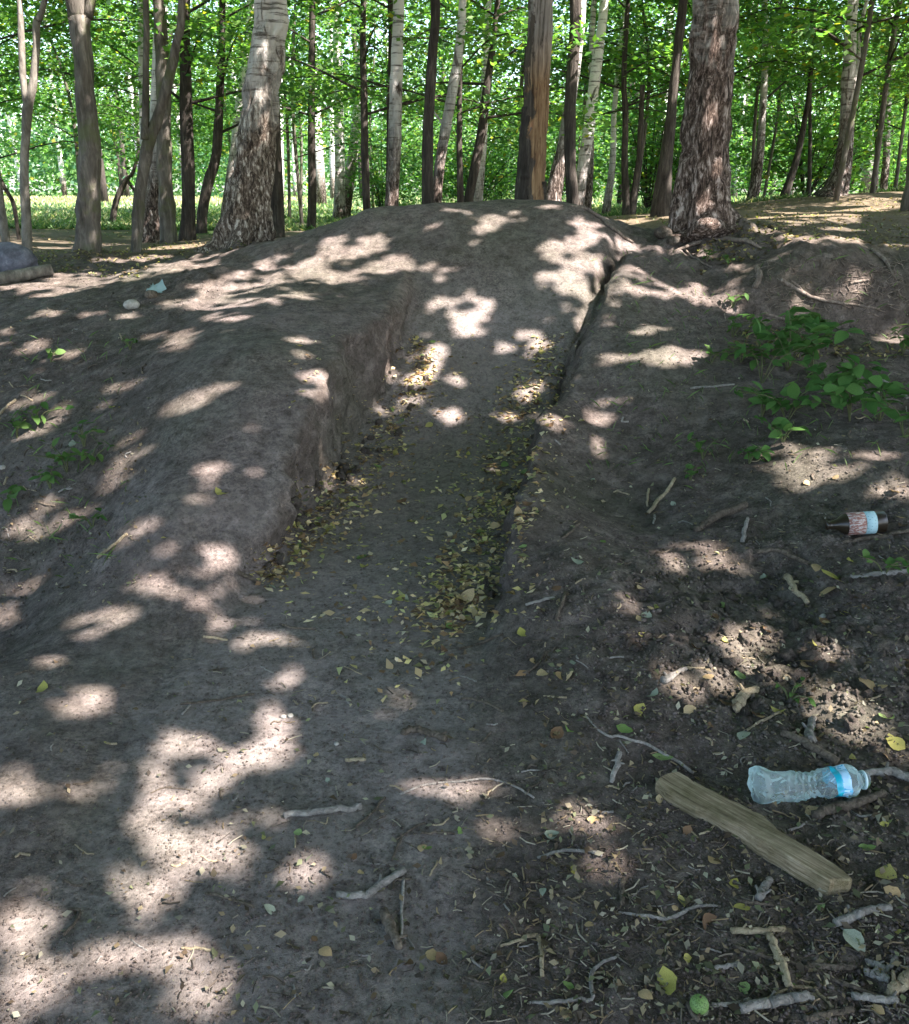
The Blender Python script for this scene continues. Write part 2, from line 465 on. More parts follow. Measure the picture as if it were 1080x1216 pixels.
def mat_bark(name, c0, c1, c2, vert=5.0, horiz=40.0, bstr=.8, moss_or_shade_green=0.0):
    m, n, l = new_mat(name)
    v = mapped(n, l, (horiz, horiz, vert))
    nz = noise(n, l, 1.0, 6, .7, v, .6)
    big = noise(n, l, 3.0, 4, .6, N(n, 'ShaderNodeTexCoord').outputs['Object'])
    col = ramp(n, l, nz, [(.3, c0), (.52, c1), (.72, c2)])
    col = mix(n, l, 1.0, col, ramp(n, l, big, [(.3, (.65, .65, .65)), (.7, (1.3, 1.3, 1.3))]), 'MULTIPLY')
    if moss_or_shade_green:
        mf = ramp(n, l, noise(n, l, 5.0, 4, .6, N(n, 'ShaderNodeTexCoord').outputs['Object']), [(.5, (0, 0, 0)), (.65, (moss_or_shade_green, moss_or_shade_green, moss_or_shade_green))])
        col = mix(n, l, mf, col, (.10, .12, .04))
    return finish(m, n, l, col, .9, nz, bstr, .03, .15)

def mat_birch(name, low=1.2, fade=1.6, white=(.62, .60, .56), tone=(1, 1, 1)):
    """white paper bark with dark bands, breaking into rugged dark plates low down"""
    m, n, l = new_mat(name)
    tc = N(n, 'ShaderNodeTexCoord').outputs['Object']
    band = noise(n, l, 1.0, 5, .65, mapped(n, l, (3.0, 3.0, 26.0)))
    patch = noise(n, l, 1.0, 5, .6, mapped(n, l, (9, 9, 3.5)), .8)
    wob = n.new('ShaderNodeVectorMath'); wob.operation = 'MULTIPLY_ADD'
    nzc = N(n, 'ShaderNodeTexNoise', Scale=7.0, Detail=3.0); l.new(tc, nzc.inputs['Vector'])
    l.new(nzc.outputs['Color'], wob.inputs[0]); wob.inputs[1].default_value = (2.2, 2.2, 2.2); l.new(mapped(n, l, (17, 17, 4.5)), wob.inputs[2])
    vo = N(n, 'ShaderNodeTexVoronoi', feature='DISTANCE_TO_EDGE', Scale=1.0); l.new(wob.outputs[0], vo.inputs['Vector'])
    pn = noise(n, l, 1.0, 7, .75, mapped(n, l, (34, 34, 9)), 1.6)
    pm = N(n, 'ShaderNodeMath', operation='MULTIPLY_ADD'); l.new(vo.outputs[0], pm.inputs[0]); pm.inputs[1].default_value = .5
    pq_ = N(n, 'ShaderNodeMath', operation='MULTIPLY_ADD'); l.new(pn, pq_.inputs[0]); pq_.inputs[1].default_value = 1.25; pq_.inputs[2].default_value = -.22
    l.new(pq_.outputs[0], pm.inputs[2])
    plate = pm.outputs[0]
    wcol = mix(n, l, ramp(n, l, band, [(.53, (0, 0, 0)), (.62, (1, 1, 1))]), white, (.09, .08, .07))
    wcol = mix(n, l, ramp(n, l, patch, [(.58, (0, 0, 0)), (.64, (1, 1, 1))]), wcol, (.05, .045, .04))
    wcol = mix(n, l, ramp(n, l, noise(n, l, 14, 5, .7, tc), [(.4, (0, 0, 0)), (.8, (.5, .5, .5))]), wcol, (.36, .34, .29))
    rcol = ramp(n, l, plate, [(.34, (.026, .019, .015)), (.46, (.105, .076, .060)), (.56, (.25, .20, .17)), (.69, (.56, .50, .46))])
    rcol = mix(n, l, 1.0, rcol, tone, 'MULTIPLY')
    sep = n.new('ShaderNodeSeparateXYZ'); l.new(tc, sep.inputs[0])
    hz = N(n, 'ShaderNodeMath', operation='MULTIPLY_ADD'); l.new(patch, hz.inputs[0]); hz.inputs[1].default_value = -2.2; l.new(sep.outputs[2], hz.inputs[2])
    mr = n.new('ShaderNodeMapRange'); l.new(hz.outputs[0], mr.inputs[0])
    mr.inputs[1].default_value = low - 1.1; mr.inputs[2].default_value = low + fade - 1.1
    col = mix(n, l, mr.outputs[0], rcol, wcol)
    inv = N(n, 'ShaderNodeMath', operation='MULTIPLY_ADD'); l.new(mr.outputs[0], inv.inputs[0]); inv.inputs[1].default_value = -.85; inv.inputs[2].default_value = 1.0
    hb = N(n, 'ShaderNodeMath', operation='MULTIPLY'); l.new(plate, hb.inputs[0]); l.new(inv.outputs[0], hb.inputs[1])
    return finish(m, n, l, col, .85, hb.outputs[0], .9, .05, .2)

M = {}
M['soil'] = mat_soil()
M['foliage'] = mat_leaf('foliage', .5)
M['litter_leaf'] = mat_leaf('litter_leaf', .2, .6)
M['grass'] = mat_leaf('grass_blade', .35)
M['birch'] = mat_birch('birch_bark', .7, 1.2)
M['birch_white'] = mat_birch('birch_bark_pale', .2, 1.2, (.72, .70, .66))
M['birch_big'] = mat_birch('birch_bark_rugged', 1.05, .9, (.52, .50, .46), (1.5, 1.55, 1.45))
M['birch_plated'] = mat_birch('birch_bark_plated', 1.3, 1.0, (.58, .56, .50), (1.3, 1.22, 1.18))
M['bark_dark'] = mat_bark('bark_dark', (.022, .019, .016), (.06, .05, .042), (.12, .105, .085))
M['bark_grey'] = mat_bark('bark_grey', (.055, .048, .040), (.125, .11, .092), (.23, .21, .18), 3.5, 20, .7, .5)
M['bark_pale'] = mat_bark('bark_pale', (.085, .075, .064), (.20, .18, .15), (.34, .305, .26), 6, 14, .5)
M['stick_grey'] = mat_bark('stick_grey', (.17, .155, .135), (.33, .30, .265), (.48, .45, .40), 40, 60, .8)
M['stick_brown'] = mat_bark('stick_brown', (.06, .046, .035), (.15, .12, .09), (.26, .21, .16), 40, 60, .8)
M['stick_tan'] = mat_bark('stick_tan', (.24, .19, .12), (.42, .34, .22), (.55, .46, .31), 40, 60, .8)
M['root'] = mat_bark('root_bark', (.08, .06, .05), (.20, .16, .13), (.33, .28, .23), 12, 50, .5)

# ------------------------------------------------------------------ ground: one sheet to the horizon
def build_ground():
    L0, R0 = -.6, .6
    def axis(segs):
        out = []
        for a, b, st in segs: out.append(np.arange(a, b - 1e-9, st))
        out.append(np.array([segs[-1][1]])); return np.concatenate(out)
    def grow(a, n, k, sgn):
        v = a; o = []; s = .1
        for _ in range(n):
            s *= k; v += sgn * s; o.append(v)
        return np.array(o)
    cx = axis([(-5, -3, .06), (-3, -1.9, .0185), (-1.9, -.72, .013), (-.72, -.48, .0055), (-.48, .5, .013), (.5, .7, .009), (.7, 2.4, .013), (2.4, 3.2, .018), (3.2, 5, .06)])
    cx = np.concatenate([grow(-5, 34, 1.16, -1)[::-1], cx, grow(5, 34, 1.16, 1)])
    cy = axis([(-2, .9, .12), (.9, 2.4, .009), (2.4, 4.5, .013), (4.5, 8.0, .018), (8.0, 10, .03), (10, 14, .06)])
    cy = np.concatenate([grow(-2, 22, 1.2, -1)[::-1], cy, grow(14, 40, 1.13, 1)])
    RX, Y = np.meshgrid(cx, cy)
    dl = XL(Y) - L0; dr = XR(Y) - R0
    w_ = np.zeros_like(RX)
    kn = np.array([-4, L0 - .12, L0 + .12, R0 - .1, R0 + .1, 4.0])
    for j in range(len(cy)):
        w_[j] = np.interp(cx, kn, [0, dl[j, 0], dl[j, 0], dr[j, 0], dr[j, 0], 0])
    X = RX + w_
    Z = H(X, Y)
    # ragged wall: push the steep faces in and out a little
    gx = np.abs(np.gradient(Z, axis=1) / (np.gradient(X, axis=1) + 1e-9))
    st = np.clip((gx - .7) / 2.0, 0, 1) * (Y < 8) * (Y > 2.5)
    rel = np.clip((Z - ZF(Y)) / np.maximum(T(X, Y) - ZF(Y), .05), 0, 1.2)
    X = X + st * (.055 * fbm(Y * 6, Z * 4, 3, 61) + .03 * fbm(Y * 11, Z * 9, 3, 63) + .018 * fbm(Y * 2, Z * 16, 2, 64) + .022 * vnoise(Y * 24, Z * 19, 62)) + st * (X < XL(Y) + .3) * .10 * (rel - .45)
    ny, nx = X.shape
    V = np.stack([X, Y, Z], -1).reshape(-1, 3)
    i = np.arange(ny - 1)[:, None] * nx; j = np.arange(nx - 1)[None, :]
    F = np.stack([i + j, i + j + 1, i + nx + j + 1, i + nx + j], -1).reshape(-1, 4)
    inx, rough = zones(X, Y)
    n1 = fbm(X * 1.3, Y * 1.3, 3, 90)
    berm = sstep(-1.75, -1.35, X + .12 * n1) * sstep(9.5, 8.2, Y) * sstep(1.9, 1.5, X - .9 + 0 * Y) * (X < .0)
    front = sstep(3.6, 2.6, Y) * sstep(1.1, -.9, X + .9 * n1) * (1 - sstep(-1.35, -1.75, X) * sstep(2.4, 2.9, Y))
    lipz = sstep(6.6, 7.2, Y) * sstep(9, 8.4, Y) * sstep(1.8, 1.4, X) * sstep(-2.2, -1.7, X)
    steep = np.clip((np.hypot(np.gradient(Z, axis=1) / (np.gradient(X, axis=1) + 1e-9), 0) - .8) / 1.2, 0, 1) if False else st
    packed = np.clip((1 - .95 * steep) * np.maximum.reduce([inx, .62 * berm, .8 * front, .7 * lipz, .35 * sstep(1.6, .4, np.abs(X - 1.2)) * (Y > 4.6)]) * (1 - .8 * rough) + .35 * n1 * (1 - steep), 0, 1)
    dust = np.clip(np.maximum(.75 * inx * sstep(7.2, 6.2, Y), .35 * np.exp(-(((X + .45) / .55) ** 2 + ((Y - 3.0) / .8) ** 2))) * (1 - steep) + .2 * n1, 0, 1)
    n2 = fbm(X * .5, Y * .5, 4, 95)
    litter = np.clip(sstep(8.6, 10.5, Y) * (.55 + .9 * n2) + .35 * sstep(2.2, 2.8, X) * sstep(6.4, 6.9, Y), 0, .9)
    leftness = sstep(2, -3, X)
    grass = np.clip(sstep(12.5, 18, Y + 4 * n2) * (.12 + .88 * leftness) * (.8 + .8 * n2) + sstep(22, 32, Y), 0, 1)
    a = {'packed': ('FLOAT', packed.ravel()), 'litter': ('FLOAT', litter.ravel()), 'grass': ('FLOAT', grass.ravel()), 'dust': ('FLOAT', dust.ravel())}
    return tag(mesh_obj('ground', V, F, M['soil'], attrs=a), 'dark bare soil of a forest floor with a dug bike jump and trench', None, None, 'structure')
ground = build_ground()

# ------------------------------------------------------------------ where sunlight gets through the canopy
# patches of sun seen on the ground in the photograph: u, v, half width, half height, tilt in degrees
LIT = [
 (12,935,34,36,0),(20,1105,38,44,0),(30,1200,52,24,0),(98,842,44,26,10),(213,908,54,44,0),(305,890,48,34,35),(330,818,46,18,50),
 (190,985,50,38,-30),(240,1002,42,22,15),(170,1065,38,34,0),(340,1035,40,27,10),(205,1150,46,34,0),(118,1140,34,24,0),(235,1198,60,18,0),
 (95,935,30,20,0),(375,1062,13,10,0),(455,832,36,11,-5),(545,857,20,12,0),(548,943,40,16,0),(597,998,22,16,-20),(575,1112,20,18,0),
 (628,1095,22,17,60),(692,974,34,20,0),(712,1032,22,28,30),(702,1090,12,10,0),(761,1098,18,10,0),(839,982,18,8,-20),(1012,1083,22,14,20),
 (1062,898,20,13,0),(997,838,44,20,-30),(1035,872,26,18,-30),(960,812,24,10,-25),(770,785,22,28,0),(822,815,52,26,-12),(882,768,36,25,30),(905,800,20,12,-20),(975,775,28,14,-10),(950,790,12,8,0),
 (820,660,52,16,12),(868,674,26,8,-15),(748,722,26,12,0),(740,760,14,8,0),
 (985,556,82,20,12),(928,546,38,17,0),(1050,580,42,23,-8),
 (728,424,20,9,0),(790,424,42,13,5),(716,357,26,13,0),(750,345,50,7,0),(800,346,50,8,5),(850,357,42,12,-10),(772,392,26,6,0),(700,395,14,8,0),
 (945,358,16,20,20),(1062,403,24,9,0),(1012,352,22,9,0),(705,486,14,6,0),(735,480,14,5,0),(713,498,18,10,0),(700,525,20,10,-10),(1010,328,20,5,0),
 (562,266,14,7,0),(578,268,22,10,20),(614,256,17,9,0),(562,288,9,5,0),(514,270,15,5,15),(660,296,24,15,20),(687,265,12,10,0),(697,279,16,18,0),
 (718,312,28,10,-15),(665,332,30,13,0),(690,318,18,12,0),(520,318,14,8,30),(540,250,14,3,0),(650,246,20,3,0),(740,290,22,7,-25),
 (400,292,30,10,0),(425,297,38,14,20),(450,318,34,9,10),(476,312,22,9,-20),(340,331,42,9,5),(280,342,62,9,0),(230,360,46,11,0),(265,378,30,7,0),
 (372,310,30,9,20),(400,330,38,8,0),(320,310,30,6,20),(300,360,40,6,0),(350,352,30,6,5),
 (525,365,26,15,10),(562,376,24,13,20),(555,396,26,9,0),(555,347,9,6,0),(521,320,11,7,0),(503,435,18,20,0),(514,413,14,9,0),(488,457,14,7,0),(536,454,11,6,0),
 (533,495,19,12,0),(625,465,17,14,20),(618,395,17,7,0),(595,413,13,7,0),(625,424,11,6,0),(664,369,20,8,0),(678,304,24,16,0),(677,337,24,16,0),
 (640,412,12,8,0),(462,487,21,11,-10),(488,476,17,7,0),(600,495,22,6,0),(607,555,18,7,0),(470,558,13,7,0),(403,569,17,9,0),(377,547,8,13,30),(440,581,9,5,0),
 (462,435,7,16,30),
 (370,446,22,7,5),(377,461,13,9,0),(366,474,16,11,0),(358,421,30,5,0),(352,405,22,4,0),
 (212,482,30,13,10),(252,466,30,8,15),(133,461,24,5,0),(311,506,22,7,20),(141,535,20,11,10),(248,558,28,13,0),(237,607,27,18,0),(130,578,25,11,25),
 (44,622,46,17,15),(160,630,22,10,15),(37,517,18,17,0),(70,491,15,9,15),(115,484,10,5,0),(18,480,20,7,20),(41,410,18,10,15),(81,421,18,7,15),
 (204,410,20,7,5),(185,400,18,5,0),(230,398,18,5,0),(55,372,24,5,0),(5,395,10,7,0),(105,372,16,4,0),(150,376,14,4,0),
 (263,663,20,17,0),(243,655,20,8,0),(255,692,14,11,0),(178,700,32,14,15),(205,708,26,8,0),(259,741,18,11,0),(300,760,22,9,-10),(285,715,22,9,10),
 (112,745,36,17,15),(148,733,20,8,15),(55,786,20,12,25),(22,692,24,18,0),(5,740,10,14,0),
 (110,326,80,4,0),(205,319,60,4,6),(60,341,70,4,0),(140,309,40,3,0),(25,345,30,4,0),(290,327,50,4,12),(180,305,24,2,0),(250,303,28,2,5),
 (975,285,56,7,0),(955,262,80,3,3),(1030,249,50,3,5),(1000,272,30,3,0),(900,275,26,4,0),(1060,292,20,4,0),(830,300,30,4,0),(780,300,24,4,-10),(870,320,24,5,0),
]
# patches of sun on the stems: u, v, distance of the stem, half width, half height
LIT3 = [(858,40,7.4,16,34),(852,120,7.4,16,30),(858,185,7.4,14,26),(838,235,7.35,20,22),(820,262,7.3,18,14),(836,30,7.4,10,22),(812,205,7.4,8,16),(866,90,7.5,8,30),
 (322,40,8.75,12,34),(312,105,8.75,12,26),(316,150,8.75,10,18),(300,185,8.75,9,12),(290,255,8.7,10,9),(304,285,8.7,8,8),
 (646,40,8.6,9,22),(640,75,8.6,9,18),(646,115,8.6,9,20),(636,150,8.6,8,12),(634,235,8.6,14,8),
 (108,270,9.2,10,20),(110,225,9.2,8,14),(104,120,9.2,7,14),(100,30,9.2,7,18),(28,240,9.4,6,40),(30,170,9.4,5,20),(8,280,9.7,5,20),(165,262,9.5,5,16),(176,150,9.5,5,14),(470,90,10.2,8,30),(466,235,10.2,8,16),
 (700,70,13,10,60),(696,170,13,8,24),(545,70,10.3,6,24)]
def light_map():
    """plan of the ground in the sun's own projection: True where a gap in the leaves is needed"""
    gs = .02
    x0, x1, y0, y1 = -12.0, 9.0, -1.0, 16.0
    nx, ny = int((x1 - x0) / gs), int((y1 - y0) / gs)
    g = np.zeros((ny, nx), bool)
    A = np.array(LIT, float)
    ang = np.radians(A[:, 4])
    ux = np.stack([np.cos(ang), -np.sin(ang)], 1) * A[:, 2:3]; uy = np.stack([np.sin(ang), np.cos(ang)], 1) * A[:, 3:4]
    th = np.linspace(0, 2 * np.pi, 14, endpoint=False)
    pts = A[:, None, :2] + ux[:, None] * np.cos(th)[None, :, None] + uy[:, None] * np.sin(th)[None, :, None]
    n = len(A)
    P = ray(pts.reshape(-1, 2)).reshape(n, 14, 3)
    Cn = ray(A[:, :2])
    cot = 1 / math.tan(SUN_EL)
    hx, hy = _h.x * cot, _h.y * cot
    def proj(Q): return np.stack([Q[..., 0] - Q[..., 2] * hx, Q[..., 1] - Q[..., 2] * hy], -1)
    Pp, Cp = proj(P), proj(Cn)
    Q3 = np.array([[pix(u + du * ru, v + dv * rv, Y) for du, dv in zip(np.cos(th), np.sin(th))] for u, v, Y, ru, rv in LIT3])
    Pp = np.concatenate([Pp, proj(Q3)]); n = len(Pp)
    # drop boundary points that jumped to something behind an edge
    SAT = np.zeros_like(g); rs = np.random.default_rng(4)
    for i in range(n):
        p = Pp[i]; cc = np.median(p, axis=0)
        d = np.linalg.norm(p - cc, axis=1); md = np.median(d)
        p = np.where((d > 2.6 * md)[:, None], cc + (p - cc) / d[:, None] * md, p)
        a0 = ((p.min(0) - (x0, y0)) / gs).astype(int) - 2; a1 = ((p.max(0) - (x0, y0)) / gs).astype(int) + 3
        a0 = np.maximum(a0, 0); a1 = np.minimum(a1, (nx, ny))
        if (a1 <= a0).any(): continue
        gx, gy = np.meshgrid(np.arange(a0[0], a1[0]) * gs + x0, np.arange(a0[1], a1[1]) * gs + y0)
        c0 = p.mean(0)
        dx, dy = gx - c0[0], gy - c0[1]
        w1 = .10 * fbm(gx * 9, gy * 9, 2, 300 + i)
        pa = np.arctan2(p[:, 1] - c0[1], p[:, 0] - c0[0]); pr = np.hypot(p[:, 0] - c0[0], p[:, 1] - c0[1])
        o = np.argsort(pa); pa, pr = pa[o], pr[o]
        pa = np.concatenate([pa[-1:] - 2 * np.pi, pa, pa[:1] + 2 * np.pi]); pr = np.concatenate([pr[-1:], pr, pr[:1]])
        R = np.interp(np.arctan2(dy, dx), pa, pr)
        mr_ = pr.mean()
        if mr_ > .055 and i < len(A):
            for s_ in range(6):
                a_ = rs.uniform(0, 6.28); k_ = rs.uniform(1.15, 2.3); q_ = c0 + (p[rs.integers(0, 14)] - c0) * k_; r_ = rs.uniform(.020, .040) * (1 + mr_)
                ix_, iy_ = int((q_[0] - x0) / gs), int((q_[1] - y0) / gs); w_ = int(r_ / gs) + 1
                if w_ < ix_ < nx - w_ - 1 and w_ < iy_ < ny - w_ - 1:
                    yy, xx = np.mgrid[-w_:w_ + 1, -w_:w_ + 1]
                    SAT[iy_ - w_:iy_ + w_ + 1, ix_ - w_:ix_ + w_ + 1] |= np.hypot(xx, yy * rs.uniform(.8, 1.4)) * gs < r_
        g[a0[1]:a1[1], a0[0]:a1[0]] |= np.hypot(dx, dy) < R * (.98 + 3.6 * w1) + .014
    # beyond the mapped foreground: dapples of their own
    gx, gy = np.meshgrid(np.arange(nx) * gs + x0, np.arange(ny) * gs + y0)
    f = fbm(gx * 2.1, gy * 2.1, 2, 501)
    # leaves hanging inside the gaps, and small side gaps round the large ones
    fin = fbm(gx * 13, gy * 13, 2, 611); g &= ~(fin > .36)
    g |= SAT
    return g, f, (x0, y0, gs, nx, ny, hx, hy)
GAP, GAPN, GI = light_map()

def in_gap(P):
    """True where a leaf at P would shade a spot that the photograph shows sunlit"""
    x0, y0, gs, nx, ny, hx, hy = GI
    px = P[:, 0] - P[:, 2] * hx; py = P[:, 1] - P[:, 2] * hy
    ix = ((px - x0) / gs).astype(int); iy = ((py - y0) / gs).astype(int)
    ok = (ix >= 0) & (ix < nx) & (iy >= 0) & (iy < ny)
    r = np.zeros(len(P), bool)
    r[ok] = GAP[iy[ok], ix[ok]]
    return r

# ------------------------------------------------------------------ leaves
GREENS = np.array([(.070, .145, .030), (.090, .180, .036), (.115, .215, .044), (.055, .125, .042), (.135, .225, .056), (.075, .165, .070)])
def leaf_cloud(P, nrm, size, cols, width=.62, bend=.0):
    """kite shaped leaves: centres P, normals nrm, length size, colours cols"""
    n = len(P)
    a = RNG.normal(size=(n, 3)); a -= (a * nrm).sum(1)[:, None] * nrm; a /= np.linalg.norm(a, axis=1)[:, None] + 1e-9
    b = np.cross(nrm, a)
    s = np.asarray(size).reshape(-1, 1) * np.ones((n, 1))
    V = np.empty((n, 4, 3))
    V[:, 0] = P - a * s * .5
    bend = np.asarray(bend).reshape(-1, 1)
    V[:, 1] = P + b * s * width * .5 - a * s * .08 + nrm * s * bend
    V[:, 2] = P + a * s * .5
    V[:, 3] = P - b * s * width * .5 - a * s * .08 + nrm * s * bend
    F = np.arange(n * 4).reshape(n, 4)
    C = np.ones((n, 4, 4)); C[:, :, :3] = cols[:, None, :]
    return V.reshape(-1, 3), F, C.reshape(-1, 4)

def leaf_cols(n, yellow=.03, dull=0.0, base=None):
    c_ = (GREENS if base is None else base)[RNG.integers(0, len(GREENS if base is None else base), n)] * RNG.uniform(.75, 1.3, (n, 1))
    y = RNG.random(n) < yellow
    c_[y] = np.array([.26, .24, .03]) * RNG.uniform(.7, 1.2, (y.sum(), 1))
    return c_

def unit(a): return a / (np.linalg.norm(a, axis=1)[:, None] + 1e-9)

# ------------------------------------------------------------------ unseen trees, leaves laid out so their gaps throw the dappled light
def unseen_shade_trees():
    x0, y0, gs, nx, ny, hx, hy = GI
    st = .05
    px, py = np.meshgrid(np.arange(x0, x1_ := x0 + nx * gs, st), np.arange(y0, y0 + ny * gs, st))
    px = px.ravel(); py = py.ravel()
    px = np.repeat(px, 2); py = np.repeat(py, 2)
    n = len(px)
    px += RNG.uniform(-st / 2, st / 2, n); py += RNG.uniform(-st / 2, st / 2, n)
    h = 5.9 + 1.3 * RNG.random(n) + .8 * fbm(px * .35, py * .35, 2, 71)
    P = np.stack([px + h * hx, py + h * hy, h], 1)
    # the region that shades the pictured ground; outside it the wood is open
    keep = ~in_gap(P)
    far = sstep(9.5, 12, py) + sstep(-7, -10, px)
    ix = ((px - x0) / gs).astype(int).clip(0, nx - 1); iy = ((py - y0) / gs).astype(int).clip(0, ny - 1)
    keep &= ~((far > .3) & (GAPN[iy, ix] > -.05))
    keep &= RNG.random(n) > .03
    P = P[keep]
    stems = [(4.6, 2.0), (6.2, -2.4), (8.4, 5.0), (10.0, .4), (2.8, -3.4), (7.6, 8.4), (1.6, -6.4)]
    names = ['tall birch standing beyond the right edge, its crown shading the trench', 'tall birch out of frame behind the camera on the right',
             'tall birch out of frame on the right, farther up the slope', 'tall birch out of frame on the right, farthest from the trench',
             'tall birch behind the photographer, nearest the sunlit foreground', 'tall birch out of frame on the right beside the forked tree', 'tall birch far behind the photographer']
    S = np.array(stems)
    own = ((P[:, None, :2] - S[None]) ** 2).sum(-1).argmin(1)
    for k, (sx, sy) in enumerate(stems):
        p = P[own == k]
        if len(p) < 50: continue
        gz = float(H(np.array([sx]), np.array([sy]))[0])
        t = tag(empty('shade_tree', (sx, sy, gz - .1)), names[k], 'tree', 'tall shade trees beyond the right edge')
        top = 8.6 - gz
        C, R = catmull([(0, 0, 0), (.1, .05, 3), (-.05, .12, 5.6), (.1, 0, top)], [.24, .19, .14, .05], 26)
        b = Bag(); b.tube(C, R, k=12, rough=.12, seed=k, flute=.15)
        b.obj('trunk', M['birch'], t)
        lb = Bag()
        for q in range(9):
            a = q * 2.4 + k; L = 2.6 + 1.6 * random.random(); z0 = 4.2 + q * .35
            e = (math.cos(a) * L, math.sin(a) * L, min(z0 + 2.5, top))
            Cc, Rr = catmull([(0, 0, z0), (e[0] * .4, e[1] * .4, z0 + 1.2), e], [.07, .045, .015], 9)
            lb.tube(Cc, Rr, k=6)
        lb.obj('limb', M['bark_dark'], t)
        m = len(p)
        nr = unit(RNG.normal(size=(m, 3)) * .55 + np.array(SUN) * .9)
        V, F, Cc = leaf_cloud(p - np.array([sx, sy, gz - .1]), nr, RNG.uniform(.13, .17, m), leaf_cols(m), .8)
        mesh_obj('crown', V, F, M['foliage'], t, {'tint': ('FLOAT_COLOR', Cc)}, smooth=False)
unseen_shade_trees()

def unseen_overhead_trees():  # unseen trees added to block blue sky and green the shaded ground
    spec = [(-6.4, 3.2, 'tall birch out of frame to the left of the berm'), (-4.2, -3.0, 'tall birch behind the photographer on the left'),
            (.6, -6.0, 'tall birch straight behind the photographer'), (-8.5, 8.0, 'tall birch out of frame left of the boulder')]
    rg = np.random.default_rng(77)
    for k, (sx, sy, lab) in enumerate(spec):
        gz = float(H(np.array([sx]), np.array([sy]))[0]); base = np.array([sx, sy, gz - .1])
        t = tag(empty('shade_tree', base), lab, 'tree', 'tall shade trees round the photographer')
        C, R = catmull([(0, 0, 0), (.1, -.05, 3), (.05, .12, 7), (.1, .2, 12.5)], [.22, .18, .13, .03], 24)
        b = Bag(); b.tube(C, R, k=12, rough=.12, seed=k + 20, flute=.15); b.obj('trunk', M['birch'], t)
        P = []
        lb = Bag()
        for q in range(26):
            a = q * 2.4 + k; L = rg.uniform(1.5, 5.0); z0 = rg.uniform(5.5, 11)
            e = np.array([math.cos(a) * L, math.sin(a) * L, z0 + rg.uniform(.3, 1.2)])
            Cc, Rr = catmull([(0, 0, z0), e * [.5, .5, 1] + [0, 0, .3], e], [.06, .03, .008], 8); lb.tube(Cc, Rr, k=5)
            m = 1150
            P.append(e * np.array([.8, .8, 1]) + rg.normal(size=(m, 3)) * [1.0, 1.0, .35])
        tag(lb.obj('branches', M['bark_dark'], t), None, None, None, 'stuff')
        P = np.vstack(P)
        W_ = P + base
        keep = ~in_gap(W_) & ((W_[:, 1] < 1) | (W_[:, 2] > 1.9 + .36 * W_[:, 1]))
        P = P[keep]
        V, F, Cc = leaf_cloud(P, unit(rg.normal(size=(len(P), 3)) * .6 + [0, 0, 1]), rg.uniform(.12, .17, len(P)), leaf_cols(len(P)), .7)
        mesh_obj('crown', V, F, M['foliage'], t, {'tint': ('FLOAT_COLOR', Cc)}, smooth=False)
unseen_overhead_trees()

# ------------------------------------------------------------------ the wood: trunks traced where they stand
def mat_deadwood():
    m, n, l = new_mat('dead_wood')
    tc = N(n, 'ShaderNodeTexCoord').outputs['Object']
    grain = noise(n, l, 1.0, 6, .7, mapped(n, l, (46, 46, 2.2)), .4)
    patch = noise(n, l, 1.0, 5, .65, mapped(n, l, (5.5, 5.5, 2.6)), 1.4)
    wood = ramp(n, l, grain, [(.34, (.035, .020, .012)), (.46, (.17, .10, .055)), (.58, (.29, .185, .10)), (.7, (.42, .30, .18))])
    bark = ramp(n, l, grain, [(.3, (.035, .028, .022)), (.7, (.13, .105, .085))])
    grey = ramp(n, l, grain, [(.34, (.05, .042, .036)), (.45, (.19, .165, .145)), (.7, (.42, .37, .34))])
    sep = n.new('ShaderNodeSeparateXYZ'); l.new(tc, sep.inputs[0])
    ad = N(n, 'ShaderNodeMath', operation='MULTIPLY_ADD'); l.new(patch, ad.inputs[0]); ad.inputs[1].default_value = .62; l.new(sep.outputs[0], ad.inputs[2])
    edge = n.new('ShaderNodeMapRange'); l.new(ad.outputs[0], edge.inputs[0]); edge.inputs[1].default_value = .27; edge.inputs[2].default_value = .30
    hz = n.new('ShaderNodeMapRange'); l.new(sep.outputs[2], hz.inputs[0]); hz.inputs[1].default_value = 1.15; hz.inputs[2].default_value = 1.6
    wood = mix(n, l, hz.outputs[0], wood, grey)
    col = mix(n, l, edge.outputs[0], bark, wood)
    sm = N(n, 'ShaderNodeMath', operation='ADD'); l.new(grain, sm.inputs[0]); l.new(edge.outputs[0], sm.inputs[1])
    return finish(m, n, l, col, .85, sm.outputs[0], .7, .03, .15)
M['dead_wood'] = mat_deadwood()

